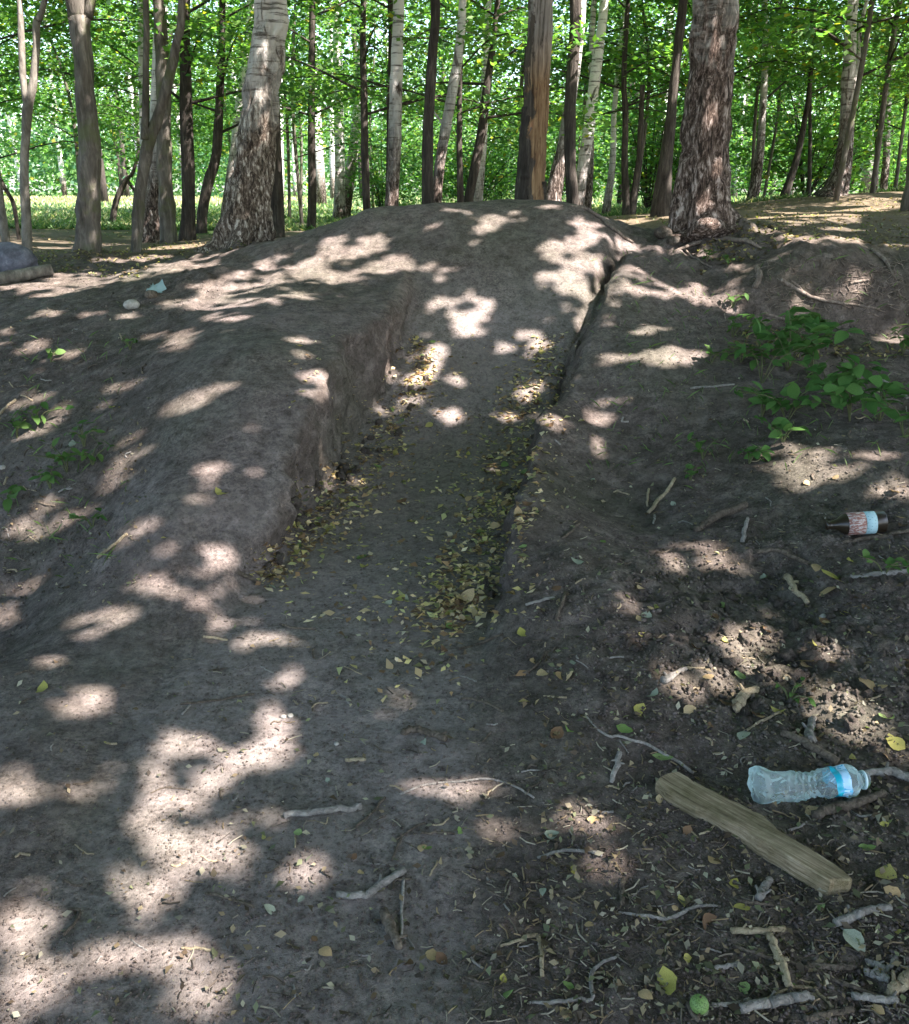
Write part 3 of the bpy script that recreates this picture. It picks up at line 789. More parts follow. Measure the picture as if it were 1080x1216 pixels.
# name, label, bark, distance, [(u, v, width px) from base upward], total height, extra stems [[(u,v,w)...]], crown spec
TREES = [
 ('birch_tree', 'stout old birch with rugged bark flaring at its foot, left of the mound', 'birch_big', 8.9,
  [(288,309,82),(290,296,66),(294,262,54),(298,220,47),(305,160,42),(313,100,38),(318,50,36),(321,0,34)], 13, [], None),
 ('birch_tree', 'thickest birch with deeply cracked plated bark, right of the mound', 'birch_plated', 7.55,
  [(836,284,100),(836,272,84),(835,245,70),(838,200,62),(842,150,57),(847,80,53),(850,30,51),(852,0,50)], 13, [], None),
 ('dead_tree', 'dead trunk stripped of bark, orange tan wood showing, behind the mound crest', 'dead_wood', 8.75,
  [(630,252,36),(631,235,34),(633,190,31),(637,130,29),(640,60,28),(643,0,28)], 8, [], None),
 ('hornbeam_tree', 'sinewy grey hornbeam with bulging trunk and sunlit foot, left', 'bark_grey', 9.3,
  [(104,310,40),(103,302,32),(106,270,27),(108,220,26),(107,160,24),(102,110,21),(97,60,21),(92,20,23),(88,0,22)], 9, [[(97,45,14),(101,20,12),(106,0,11)]], None),
 ('young_tree', 'slim pale forked tree near the left edge, behind the boulder', 'bark_pale', 9.5,
  [(31,301,13),(30,260,11),(28,200,10),(30,160,10),(32,125,12),(38,100,9),(42,60,8),(43,25,8),(52,0,6)], 8, [[(31,120,8),(26,90,7),(24,40,7),(22,0,6)]], None),
 ('young_tree', 'thin leaning grey tree at the very left edge', 'bark_pale', 9.8,
  [(8,298,10),(4,262,9),(-1,220,8),(-6,160,8),(-4,100,7),(-6,40,6)], 7, [], None),
 ('young_tree', 'slender grey forked tree beside the dark pair, leaning right at its top', 'bark_grey', 9.55,
  [(161,306,13),(161,280,12),(163,240,13),(167,205,13),(173,170,14),(185,135,11),(198,95,10),(209,50,9),(217,0,8)], 7, [[(172,165,9),(170,130,8),(172,70,7),(174,0,7)]], None),
 ('birch_tree', 'dark soot footed birch, left one of the close pair', 'birch', 12.2,
  [(178,285,30),(180,270,24),(183,220,18),(185,150,17),(187,80,15),(190,0,14)], 14, [], None),
 ('birch_tree', 'grey rugged birch, right one of the close pair', 'bark_grey', 11.4,
  [(199,296,24),(198,284,19),(197,240,18),(195,180,17),(194,110,16),(190,50,14),(187,0,13)], 13, [], None),
 ('birch_tree', 'thin bluish white birch half hidden behind the slender forked tree', 'birch_white', 14.5,
  [(171,270,11),(171,220,10),(169,120,9),(168,0,8)], 13, [], None),
 ('dark_tree', 'straight dark trunk between the close pair and the stout old birch', 'bark_dark', 12.4,
  [(223,290,22),(224,275,18),(225,220,16),(222,130,15),(219,60,12),(218,0,11)], 12, [], 'low'),
 ('young_tree', 'curving dark trunk leaning right, left of the stout old birch', 'bark_dark', 14.2,
  [(238,275,15),(240,250,12),(247,215,12),(256,185,12),(260,130,10),(264,60,8),(265,0,7)], 11, [], 'low'),
 ('birch_tree', 'leaning birch with pale sunlit side, just behind the stout old birch', 'birch', 16.5,
  [(272,264,26),(276,245,22),(282,190,20),(289,130,18),(296,60,15),(300,0,13)], 14, [], None),
 ('dark_tree', 'dark rough trunk tucked against the right side of the stout old birch', 'bark_dark', 12.3,
  [(329,287,24),(328,270,20),(326,200,17),(323,120,15),(320,0,13)], 13, [], None),
 ('young_tree', 'isolated slim bluish dark trunk on the grass left of the mound', 'bark_dark', 15.2,
  [(369,279,13),(370,262,11),(371,210,10),(370,150,9),(371,80,8),(372,0,7)], 12, [], 'low'),
 ('birch_tree', 'bright white birch far back on the grass with a dark foot', 'birch_white', 20.5,
  [(402,263,20),(403,250,15),(404,200,12),(403,130,11),(401,60,10),(400,0,10)], 16, [], None),
 ('birch_tree', 'pale rough birch leaning right, close beside the bright white birch', 'birch', 21.2,
  [(408,260,16),(411,245,14),(416,205,13),(422,160,11),(428,80,9),(433,0,8)], 15, [], None),
 ('dark_tree', 'thin straight dark trunk at the left foot of the mound crest', 'bark_dark', 11.2,
  [(436,266,11),(436,250,9),(434,180,9),(433,120,8),(432,0,6)], 10, [], 'low'),
 ('birch_tree', 'grey birch with pinkish peeling foot, above the mound left shoulder', 'birch', 10.3,
  [(463,262,19),(465,240,16),(468,190,15),(470,120,15),(472,60,13),(474,0,12)], 13, [], None),
 ('dark_tree', 'very thin dark trunk close to the left side of the grey birch', 'bark_dark', 11.5,
  [(461,262,7),(462,200,7),(463,120,6),(464,0,6)], 10, [], 'low'),
 ('dark_tree', 'straight dark grey trunk rising from the mound crest, left one of two crossing', 'bark_dark', 9.6,
  [(508,258,16),(508,235,14),(508,170,13),(511,110,12),(514,60,11),(517,0,11)], 10, [], None),
 ('birch_tree', 'dark speckled birch leaning right, crossing behind the straight dark grey trunk', 'birch', 10.4,
  [(517,258,14),(519,235,12),(523,190,12),(530,150,12),(538,105,12),(545,60,11),(550,0,9)], 11, [[(529,150,4),(521,140,3),(513,130,2)]], None),
 ('young_tree', 'thin black upright sapling in the V pair right of the crossing trunks', 'bark_dark', 11.2,
  [(548,258,9),(547,235,8),(546,180,7),(546,120,6),(547,60,6),(548,0,5)], 8, [], 'low'),
 ('young_tree', 'dark trunk leaning right, sharing its foot with the thin black sapling', 'bark_dark', 11.4,
  [(553,258,13),(557,238,11),(565,195,11),(573,150,10),(579,100,9),(586,50,7),(592,0,6)], 10, [], 'low'),
 ('birch_tree', 'pale birch glimpsed behind the leaning dark trunk at the mound crest', 'birch_white', 14.0,
  [(566,262,14),(568,235,12),(572,180,12),(576,120,10),(578,60,9),(580,0,8)], 13, [], None),
 ('birch_tree', 'grey birch leaning strongly right, just right of the dead trunk', 'birch', 11.0,
  [(652,260,24),(656,240,21),(663,205,18),(671,170,16),(678,120,14),(685,60,13),(690,0,12)], 12, [], None),
 ('dark_tree', 'dark trunk crossing in front of the leaning grey birch', 'bark_dark', 10.0,
  [(681,258,16),(680,240,14),(677,190,13),(677,120,13),(681,60,13),(684,0,13)], 10, [], None),
 ('birch_tree', 'brightest white birch with S-shaped lean, right of the mound crest', 'birch_white', 13.2,
  [(686,255,16),(688,235,14),(694,190,14),(700,150,13),(706,100,13),(711,60,12),(718,0,10)], 13, [], None),
 ('dark_tree', 'short dark rough stem at the right shoulder of the mound', 'birch', 14.0,
  [(696,256,14),(697,240,12),(700,200,10),(702,160,7)], 5, [], 'low'),
 ('birch_tree', 'small white stemmed birch between the mound and the dark twin stems', 'birch_white', 16.0,
  [(719,262,12),(721,245,10),(727,205,8),(729,170,7),(731,120,6)], 8, [], 'low'),
 ('young_tree', 'dark twin stemmed tree forming a narrow V on the leafy ground', 'bark_dark', 13.3,
  [(746,264,14),(745,240,9),(743,190,8),(744,130,7),(742,80,6)], 7, [[(750,262,11),(754,230,9),(760,190,8),(762,150,7),(764,100,6)]], 'low'),
 ('dark_tree', 'dark broad leaning trunk half hidden behind the thickest birch', 'bark_dark', 11.2,
  [(785,260,30),(786,240,24),(789,205,17),(794,165,13),(800,110,11),(808,40,10)], 10, [], None),
 ('birch_tree', 'grey birch bending right in the clearing beyond the thickest birch', 'birch', 16.2,
  [(889,252,18),(893,235,14),(899,205,11),(903,170,9),(907,120,8),(911,60,7)], 11, [], 'low'),
 ('young_tree', 'dark trunk leaning far right in the clearing', 'bark_dark', 16.4,
  [(926,248,14),(931,232,11),(940,205,9),(947,180,7),(955,140,6),(962,90,5)], 8, [], 'low'),
 ('young_tree', 'pole thin dark stem left of the forked tree on the slope', 'bark_dark', 18.2,
  [(961,243,5),(961,210,5),(962,160,4),(963,100,4)], 8, [], 'low'),
 ('forked_tree', 'dark forked tree with flaring mossy foot on the right slope', 'birch', 13.2,
  [(989,238,46),(994,225,30),(1002,195,20),(1006,150,16),(1008,95,15),(1010,50,13),(1013,0,11)], 11, [[(1014,95,6),(1021,70,5),(1022,30,4),(1030,0,4)]], 'low'),
 ('young_tree', 'thin dark stem, left one of two beyond the right slope', 'bark_dark', 20.0,
  [(1041,238,5),(1041,200,4),(1043,150,4)], 9, [], 'low'),
 ('young_tree', 'slightly thicker grey stem, right one of two beyond the right slope', 'birch', 21.0,
  [(1049,238,10),(1050,215,9),(1053,180,8),(1055,120,7)], 11, [], 'low'),
 ('mossy_tree', 'greenish mossy trunk cut off by the right edge of the picture', 'bark_grey', 10.2,
  [(1080,250,20),(1081,230,16),(1084,190,14),(1088,120,13)], 8, [], None),
 ('young_tree', 'small dark forked tree leaning right on the grass, left of the slender forked tree', 'bark_dark', 17.5,
  [(132,260,8),(138,240,7),(145,222,7),(152,210,6),(160,198,4)], 4.5, [[(150,212,5),(157,222,4),(164,232,3)]], 'low'),
 ('young_tree', 'thin dark crooked stem at the left edge under the leaves', 'bark_dark', 12.5,
  [(20,270,5),(14,245,5),(6,228,5),(-6,205,5)], 4, [], None),
]
NICK = ['stout old birch', 'thickest birch', 'dead tan trunk', 'sinewy grey hornbeam', 'slim pale forked tree', 'thin leaning left edge tree', 'slender grey forked tree', 'dark footed birch',
 'grey rugged birch', 'bluish white birch', 'straight dark trunk', 'curving dark trunk', 'leaning pale sided birch', 'dark rough trunk', 'isolated slim trunk', 'bright white birch', 'pale rough birch', 'thin dark trunk at the mound foot',
 'grey birch with peeling foot', 'very thin dark trunk', 'dark grey trunk on the crest', 'dark speckled birch', 'thin black sapling', 'leaning dark trunk', 'pale birch at the crest', 'strongly leaning grey birch', 'crossing dark trunk',
 'brightest S-shaped birch', 'short dark rough stem', 'small white birch', 'dark twin stemmed tree', 'dark broad leaning trunk', 'bending grey birch', 'far right leaning trunk', 'pole thin stem', 'dark forked tree', 'left thin stem', 'right grey stem', 'mossy edge trunk', 'small forked tree', 'crooked left edge stem']
_used = {}
def beside(x, y, what):
    """words that place a background tree by the named stem it shows next to"""
    u = CX + FPX * x / (y * .96 + .3)
    best = min(range(len(TREES)), key=lambda q: abs(TREES[q][4][len(TREES[q][4]) // 2][0] - u) + 7 * _used.get((what, q, 0), 0) + (1000 if _used.get((what, q, 1), 0) >= 2 else 0))
    du = u - TREES[best][4][len(TREES[best][4]) // 2][0]
    k = _used.get((what, best, 1), 0); _used[(what, best, 1)] = k + 1
    return ('%s behind and %s of the ' % (('nearest', 'next')[k], 'right' if du > 0 else 'left') if abs(du) > 25 else '%s behind the ' % ('nearest', 'next')[k]) + NICK[best]
TREEINFO = []
def build_tree(k, spec):
    name, label, bark, Y, pts, hgt, extra, crown = spec
    near = Y < 12
    base = np.array(pix(pts[0][0], pts[0][1], Y))
    gz = float(H(base[0:1], base[1:2])[0])
    base[2] = gz - .06
    t = tag(empty(name, base), label, 'tree')
    ppm = lambda y: FPX / y
    def line(ps, first):
        P, R = [], []
        for i, (u, v, wd) in enumerate(ps):
            q = np.array(pix(u, v, Y))
            if first and i == 0: q[2] = min(q[2], gz - .06)
            # a slight wander in depth, so that stems are not flat against the picture
            q[1] += .16 * (vnoise(np.array([q[2] * .5 + k]), np.array([k * 3.3]), 8)[0]) * (0 if i == 0 else 1)
            P.append(q - base); R.append(max(wd, 2) * .5 / FPX * Y * .94)
        return P, R
    P, R = line(pts, True)
    top = P[-1]; d = P[-1] - P[-2]; d = d / np.linalg.norm(d)
    d = d * .6 + np.array([0, 0, .4]); d /= np.linalg.norm(d)
    vis_top = top[2]
    while top[2] < hgt - 1:
        top = top + d * 1.6; P.append(top + np.array([.12 * math.sin(k + top[2]), .12 * math.cos(2 * k + top[2]), 0])); R.append(R[-1] * .84)
    nseg = 110 if Y < 9.2 and name != 'young_tree' else (56 if near else 26)
    kk = 40 if Y < 9.2 and name != 'young_tree' else (16 if near else 10)
    C, Rr = catmull(P, R, nseg)
    rough = {'birch_big': .20, 'birch_plated': .12, 'birch': .13, 'bark_dark': .14, 'bark_grey': .22, 'bark_pale': .12, 'dead_wood': .14, 'birch_white': .08}[bark]
    fl = .22 if bark in ('birch_big', 'birch_plated', 'bark_grey') and near else .08
    V, F4, F3 = tube(C, Rr, k=kk, rough=rough, seed=k + 3, flute=fl, freq=5 if near else 3)
    if bark in ('birch_big', 'birch_plated'):
        # deep plates of old bark low on the stem
        ang = np.arctan2(V[:, 1] - np.interp(V[:, 2], C[:, 2], C[:, 1]), V[:, 0] - np.interp(V[:, 2], C[:, 2], C[:, 0]))
        rad = np.stack([np.cos(ang), np.sin(ang), 0 * ang], 1)
        hh = np.clip(1.25 - V[:, 2] / 4.2, .15, 1)
        pl = np.abs(vnoise(ang * 4.2 + 0.9 * np.sin(V[:, 2] * 3), V[:, 2] * 3.6, 31 + k)) * 2
        V = V - rad * (.026 * hh * sstep(.0, .35, V[:, 2]) * sstep(.35, .0, pl))[:, None]
    mesh_obj('trunk', V, tris(F4, F3), M[bark], t)
    if bark == 'dead_wood':
        # slabs of bark still clinging to the bare wood
        for (a0, a1, s0, s1, sd) in [(2.2, 4.5, 0, .34, 1), (5.6, 6.9, .05, .17, 2), (4.55, 5.2, .0, .07, 3), (2.0, 2.9, .34, .5, 4)]:
            nn_, ka = 40, 12
            ss = np.linspace(s0, s1, nn_); Vs = []
            for si in ss:
                q = si * (len(C) - 1); i0 = int(q); cc_ = C[i0]; r_ = Rr[i0] * 1.03
                j0 = a0 + .35 * float(fbm(np.array([si * 34.0]), np.array([sd * 2.0]), 3, 9)[0]); j1 = a1 + .45 * float(fbm(np.array([si * 40.0]), np.array([sd * 5.0]), 3, 19)[0])
                an = np.linspace(j0, j1, ka); e_ = np.sin(np.linspace(0, np.pi, ka)) ** .35
                rr_ = r_ * (.93 + .17 * e_ * (1 + .5 * vnoise(an * 3, an * 0 + si * 40, sd)))
                Vs.append(np.stack([cc_[0] + np.cos(an) * rr_, cc_[1] + np.sin(an) * rr_, cc_[2] + 0 * an], 1))
            Vs = np.vstack(Vs); ii = np.arange(nn_ - 1)[:, None] * ka; jj = np.arange(ka - 1)[None]
            mesh_obj('bark_slab', Vs, np.stack([ii + jj, ii + jj + 1, ii + ka + jj + 1, ii + ka + jj], -1).reshape(-1, 4), M['bark_dark'], t)
    for e in extra:
        P2, R2 = line(e, False)
        d2 = P2[-1] - P2[-2]; d2 /= np.linalg.norm(d2)
        if e[-1][1] <= 5:
            for _ in range(2): P2.append(P2[-1] + (d2 + np.array([0, 0, .5])) * 1.0); R2.append(R2[-1] * .7)
        C2, r2 = catmull(P2, R2, 20)
        b = Bag(); b.tube(C2, r2, k=10 if near else 7, rough=.12, seed=k + 50, freq=5)
        b.obj('stem', M[bark], t)
    TREEINFO.append((t, base, C, Rr, crown, Y, k, vis_top, hgt))
for k, s in enumerate(TREES): build_tree(k, s)

# ------------------------------------------------------------------ crowns: layered horizontal sprays along limbs
def spray_crown(C, Rr, z0, z1, nl, reach, per, seed, size=.09, flat=.10):
    """limbs leave the stem between z0 and z1 and carry flat fans of leaves; in tree coordinates"""
    rg = np.random.default_rng(seed)
    LB = Bag(); LP, LN = [], []
    for q in range(nl):
        z = z0 + (z1 - z0) * (q + rg.random()) / nl
        i = int(np.argmin(np.abs(C[:, 2] - z)))
        o = C[i]; a = q * 2.399 + rg.random() * .9
        L = reach * rg.uniform(.55, 1.1) * (1 - .35 * (z - z0) / max(z1 - z0, .1))
        up = rg.uniform(.0, .35)
        dr = np.array([math.cos(a), math.sin(a), up])
        P = [o, o + dr * L * .5 + [0, 0, .10 * L * rg.random()], o + dr * L + [0, 0, -.12 * L]]
        Cc, R2 = catmull(P, [min(Rr[i] * .4, .022), .009, .003], 8)
        LB.tube(Cc, R2, k=5)
        m = int(per * L / reach)
        s = rg.beta(1.6, 1.1, m) * .9 + .12
        c0 = np.stack([np.interp(s, np.linspace(0, 1, 8), Cc[:, j]) for j in range(3)], 1)
        side = np.array([-math.sin(a), math.cos(a), 0])
        wv = .34 * L * np.sin(np.clip(s, 0, 1) * np.pi * .85) + .12
        # twigs leave the limb in pairs
        tw = np.round(rg.uniform(-1, 1, m) * 4) / 4
        off = tw * wv + rg.normal(0, .05, m)
        p = c0 + side * off[:, None] + np.array([0, 0, 1.0]) * (rg.normal(0, flat, m) - .10 * np.abs(off))[:, None] + dr * (np.abs(off) * .5)[:, None]
        LP.append(p); LN.append(unit(rg.normal(size=(m, 3)) * .42 + np.array([0, 0, 1.0])))
    return LB, np.vstack(LP), np.vstack(LN)

def dress(t, base, C, Rr, z0, z1, nl, reach, per, seed, size=.09, yellow=.03, base_cols=None):
    LB, P, Nn = spray_crown(C, Rr, z0, z1, nl, reach, per, seed)
    g = in_gap(P + base)
    # keep leaves out of the sun's way to the pictured ground, and out of the space before the lens
    cl = (P[:, 1] + base[1] < 8.6)
    keep = ~(g | cl)
    P, Nn = P[keep], Nn[keep]
    tag(LB.obj('branches', M['bark_dark'], t), None, None, None, 'stuff')
    if len(P) < 10: return
    V, F, Cc = leaf_cloud(P, Nn, RNG.uniform(.75, 1.25, len(P)) * size, leaf_cols(len(P), yellow, base=base_cols) * (1 + .55 * fbm(P[:, 0] * .9 + P[:, 2], P[:, 1] * .9 - P[:, 2] * 1.3, 2, seed))[:, None], .6)
    mesh_obj('crown', V, F, M['foliage'], t, {'tint': ('FLOAT_COLOR', Cc)}, smooth=False)

for (t, base, C, Rr, crown, Y, k, vt, hgt) in TREEINFO:
    if crown == 'low':
        z0 = max(1.1 + (Y - 10) * .07, 1.0)
        dress(t, base, C, Rr, z0, min(hgt - .5, z0 + 4.5), 15, 2.1, 300, 100 + k, .085)
    elif k in (0, 1, 3, 18, 25, 31):
        lo = 4.2 + (Y - 9) * .16
        dress(t, base, C, Rr, lo, hgt - .8, 12, 2.6, 190, 100 + k, .11)

# ------------------------------------------------------------------ understorey of young hornbeams that fills the view behind
UNDER = [
 (-6.5,13.5),(-8.6,16),(-4.6,14.8),(-10.5,13.2),(-7.4,19.5),(-2.9,17.8),(-5.2,22.5),(-1.2,19.5),(1.2,16.0),(2.6,18.8),(.2,23.5),
 (3.9,15.2),(5.6,17.8),(4.6,21.5),(7.4,15.0),(8.6,18.5),(7.2,22.5),(10.6,21.0),(10.2,16.2),(-10.8,21.5),(-13,18),(6.0,13.6),(-2.2,25.5),(3.4,26.5),(9.4,27),(13,25),(-8.5,26),(-6,12.2),(5.0,12.4),(7.6,12.6),(-9.2,11.4),(8.2,14.2),(3.2,16.8),(6.4,19.6),(11.8,18.2),(-3.6,20.5),(-7.6,23),(-10.2,18.8),(-4.0,24.5),(-12.2,23.5),(.4,18.4),(9.6,15.8),(4.4,24),(-6.6,16.6),
]
def understorey():
    protos = []
    for s in range(5):
        hh = 6.4 + .5 * s
        C, Rr = catmull([(0, 0, 0), (.12 * math.sin(s), .1 * math.cos(s), 2.2), (.25 * math.cos(s * 2), .2, 4.2), (.3, .1 * s, hh)], [.036, .03, .02, .006], 18)
        t = empty('hornbeam_sapling', (0, 0, 0))
        b = Bag(); b.tube(C, Rr, k=7, rough=.1, seed=s); b.obj('trunk', M['bark_grey'], t)
        LB, P, Nn = spray_crown(C, Rr, 1.35 + .2 * (s % 3), hh - .4, 26, 2.5, 400, 900 + s)
        tag(LB.obj('branches', M['bark_dark'], t), None, None, None, 'stuff')
        V, F, Cc = leaf_cloud(P, Nn, RNG.uniform(.075, .115, len(P)), leaf_cols(len(P), .035) * (1 + .6 * fbm(P[:, 0] * .8 + P[:, 2], P[:, 1] * .8 - P[:, 2] * 1.4, 2, 40 + s))[:, None], .62)
        mesh_obj('crown', V, F, M['foliage'], t, {'tint': ('FLOAT_COLOR', Cc)}, smooth=False)
        protos.append(t)
    where = ['left of the picture', 'behind the stout old birch', 'behind the mound crest', 'right of the dead trunk', 'behind the thickest birch', 'beyond the right slope']
    for i, (x, y) in enumerate(UNDER):
        p = protos[i % 5]
        if i >= 5:
            q = p.copy(); COL.objects.link(q)
            for ch in p.children:
                cc = ch.copy(); COL.objects.link(cc); cc.parent = q
        else: q = p
        q.location = (x, y, float(H(np.array([x]), np.array([y]))[0]) - .05)
        q.rotation_euler = (0, 0, i * 1.37)
        s = .9 + .3 * ((i * 37) % 10) / 10
        q.scale = (s, s, s)
        u = CX + FPX * x / (y * .96)
        wz = where[int(np.clip(u / 180, 0, 5))]
        tag(q, 'young hornbeam in green leaf, ' + beside(x, y, 'h'), 'tree', 'young hornbeams of the understorey')
understorey()

# ------------------------------------------------------------------ far stems and the leafy wall behind
def far_wood():
    rg = np.random.default_rng(5)
    for i in range(34):
        y = rg.uniform(26, 60); u = rg.uniform(-20, 1100)
        x = (u - CX) / FPX * y * .96
        z = float(H(np.array([x]), np.array([y]))[0])
        r = rg.uniform(.07, .17); hh = rg.uniform(12, 16); ln = rg.normal(0, .5)
        C, R = catmull([(0, 0, -.1), (ln * .3, 0, hh * .4), (ln, 0, hh)], [r * 1.2, r, r * .4], 10)
        pale = i % 3
        t = tag(empty('distant_birch' if pale else 'distant_tree', (x, y, z)), ('distant pale birch stem, ' if pale else 'distant dark stem, ') + beside(x, y, 'b' if pale else 'd'), 'tree',
                'distant pale birches' if pale else 'distant dark stems')
        b = Bag(); b.tube(C, R, k=7, rough=.08, seed=i); b.obj('trunk', M['birch_white'] if pale == 1 else M['birch'] if pale else M['bark_dark'], t)
        m = 1100
        zz = rg.uniform(.35, 1.0, m) * hh; rr = rg.uniform(.2, 2.8, m) ** .9; a = rg.uniform(0, 6.28, m)
        P = np.stack([rr * np.cos(a), rr * np.sin(a), zz], 1)
        V, F, Cc = leaf_cloud(P, unit(rg.normal(size=(m, 3)) * .6 + [0, 0, .8]), rg.uniform(.11, .20, m), leaf_cols(m, .02), .65)
        mesh_obj('crown', V, F, M['foliage'], t, {'tint': ('FLOAT_COLOR', Cc)}, smooth=False)
    # far edge of the wood: reads as one mass
    Ps, Sz = [], []
    for i in range(230):
        y = rg.uniform(58, 100); x = rg.uniform(-62, 62); hh = rg.uniform(4, 15)
        if float(fbm(np.array([x * .11]), np.array([3.0]), 2, 14)[0]) > .40: continue
        m = 900
        P = rg.normal(size=(m, 3)) * [2.2, 2.2, hh * .26] + [x, y, 1 + hh * .5]
        Ps.append(P); Sz.append(rg.uniform(.20, .36, m))
    P = np.vstack(Ps); Sz = np.concatenate(Sz); ok = P[:, 2] > .9; P, Sz = P[ok], Sz[ok]
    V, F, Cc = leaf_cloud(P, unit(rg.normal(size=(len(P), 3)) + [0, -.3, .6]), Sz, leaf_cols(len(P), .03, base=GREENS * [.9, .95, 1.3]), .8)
    tag(mesh_obj('far_woods', V, F, M['foliage'], None, {'tint': ('FLOAT_COLOR', Cc)}, smooth=False), 'far edge of the wood beyond the bright clearing', None, None, 'stuff')
far_wood()

def bushes():
    """leafy bushes that close the lower view beyond the mound and on the right"""
    rg = np.random.default_rng(15)
    protos = []
    for s in range(4):
        t = empty('leafy_bush', (0, 0, 0))
        LB = Bag(); Ps = []
        for q in range(16):
            a = q * 2.4; L = rg.uniform(.5, 1.5); hh = rg.uniform(.7, 2.7)
            C, R_ = catmull([(0, 0, -.05), (math.cos(a) * L * .4, math.sin(a) * L * .4, hh * .6), (math.cos(a) * L, math.sin(a) * L, hh)], [.014, .010, .004], 8)
            LB.tube(C, R_, k=4)
            m = 190
            Ps.append(C[rg.integers(2, 8, m)] + rg.normal(size=(m, 3)) * [.34, .34, .16])
        tag(LB.obj('stems', M['bark_dark'], t), None, None, None, 'stuff')
        P = np.vstack(Ps); P = P[P[:, 2] > .04]
        V, F, Cc = leaf_cloud(P, unit(rg.normal(size=(len(P), 3)) * .5 + [0, 0, 1]), rg.uniform(.08, .13, len(P)), leaf_cols(len(P), .02), .62)
        mesh_obj('foliage', V, F, M['foliage'], t, {'tint': ('FLOAT_COLOR', Cc)}, smooth=False)
        protos.append(t)
    spots = [(-1.6, 21), (.4, 20), (2.2, 22), (4.0, 19.5), (5.6, 23), (7.6, 20.5), (9.6, 23.5), (12, 20), (1.2, 26), (6.4, 28), (13, 28), (-.6, 31), (11, 35), (5, 36), (14.5, 24)]
    for i, (x, y) in enumerate(spots):
        q = protos[i % 4]
        if i >= 4:
            p_ = q; q = p_.copy(); COL.objects.link(q)
            for ch in p_.children:
                cc = ch.copy(); COL.objects.link(cc); cc.parent = q
        q.location = (x, y, float(H(np.array([x]), np.array([y]))[0])); q.rotation_euler = (0, 0, i * 1.9); s = .85 + .09 * (i % 7); q.scale = (s * 1.1, s * 1.1, s)
        tag(q, 'leafy green bush, ' + beside(x, y, 'u'), 'bush', 'leafy bushes beyond the trees')
bushes()

def grass():
    rg = np.random.default_rng(8)
    n = 60000
    y = 15 + 45 * rg.random(n) ** 1.6; x = (rg.random(n) - .5) * (y * 1.15 + 3)
    keep = (fbm(x * .35, y * .35, 3, 95) + .3 * (x < -1) - .25 * (x > 2) + .015 * (y - 16)) > .0
    x, y = x[keep], y[keep]; n = len(x)
    z = H(x, y)
    a = rg.uniform(0, 6.28, n); hgt = rg.uniform(.03, .11, n) * (1 + (y > 30) * .9); wd = .012 + .0012 * y
    P = np.stack([x, y, z], 1); s = np.stack([np.cos(a), np.sin(a), 0 * a], 1) * wd[:, None]
    tip = P + np.stack([rg.normal(0, .08, n), rg.normal(0, .08, n), hgt], 1)
    V = np.stack([P - s, P + s, tip], 1).reshape(-1, 3); F = np.arange(3 * n).reshape(n, 3)
    cols = np.array([.095, .15, .06]) * rg.uniform(.6, 1.5, (n, 1)); yl = rg.random(n) < np.where((x < -7) & (y > 34), .85, .2); cols[yl] = np.array([.40, .36, .20])
    C = np.ones((n, 3, 4)); C[:, :, :3] = cols[:, None]
    tag(mesh_obj('grass', V, F, M['grass'], None, {'tint': ('FLOAT_COLOR', C.reshape(-1, 4))}, smooth=False), 'bright green grass in the clearing behind the trees', None, None, 'stuff')
grass()

# ------------------------------------------------------------------ the pale path across the clearing
def path():
    x = np.linspace(-40, -5, 60); yc = 34 + .06 * (x + 20)
    wv = 2.0 + .3 * np.sin(x)
    V = []
    for s in (-1, 0, 1):
        y = yc + s * wv; V.append(np.stack([x, y, H(x, y) + .03 + .02 * (s == 0)], 1))
    V = np.vstack(V); n = 60
    F = np.array([[r * n + i, r * n + i + 1, (r + 1) * n + i + 1, (r + 1) * n + i] for r in range(2) for i in range(n - 1)])
    m, nn, l = new_mat('path_gravel')
    col = ramp(nn, l, noise(nn, l, 3, 6, .7, N(nn, 'ShaderNodeTexCoord').outputs['Object']), [(.3, (.22, .21, .20)), (.7, (.36, .34, .32))])
    finish(m, nn, l, col, .95)
    tag(mesh_obj('path', V, F, m), 'pale grey path crossing the clearing at the left', None, None, 'structure')
path()

# ------------------------------------------------------------------ sticks, twigs and roots traced on the ground
def ground_frame(uv, y_lift=0.0):
    P = ray(uv); P[:, 2] += y_lift
    return P

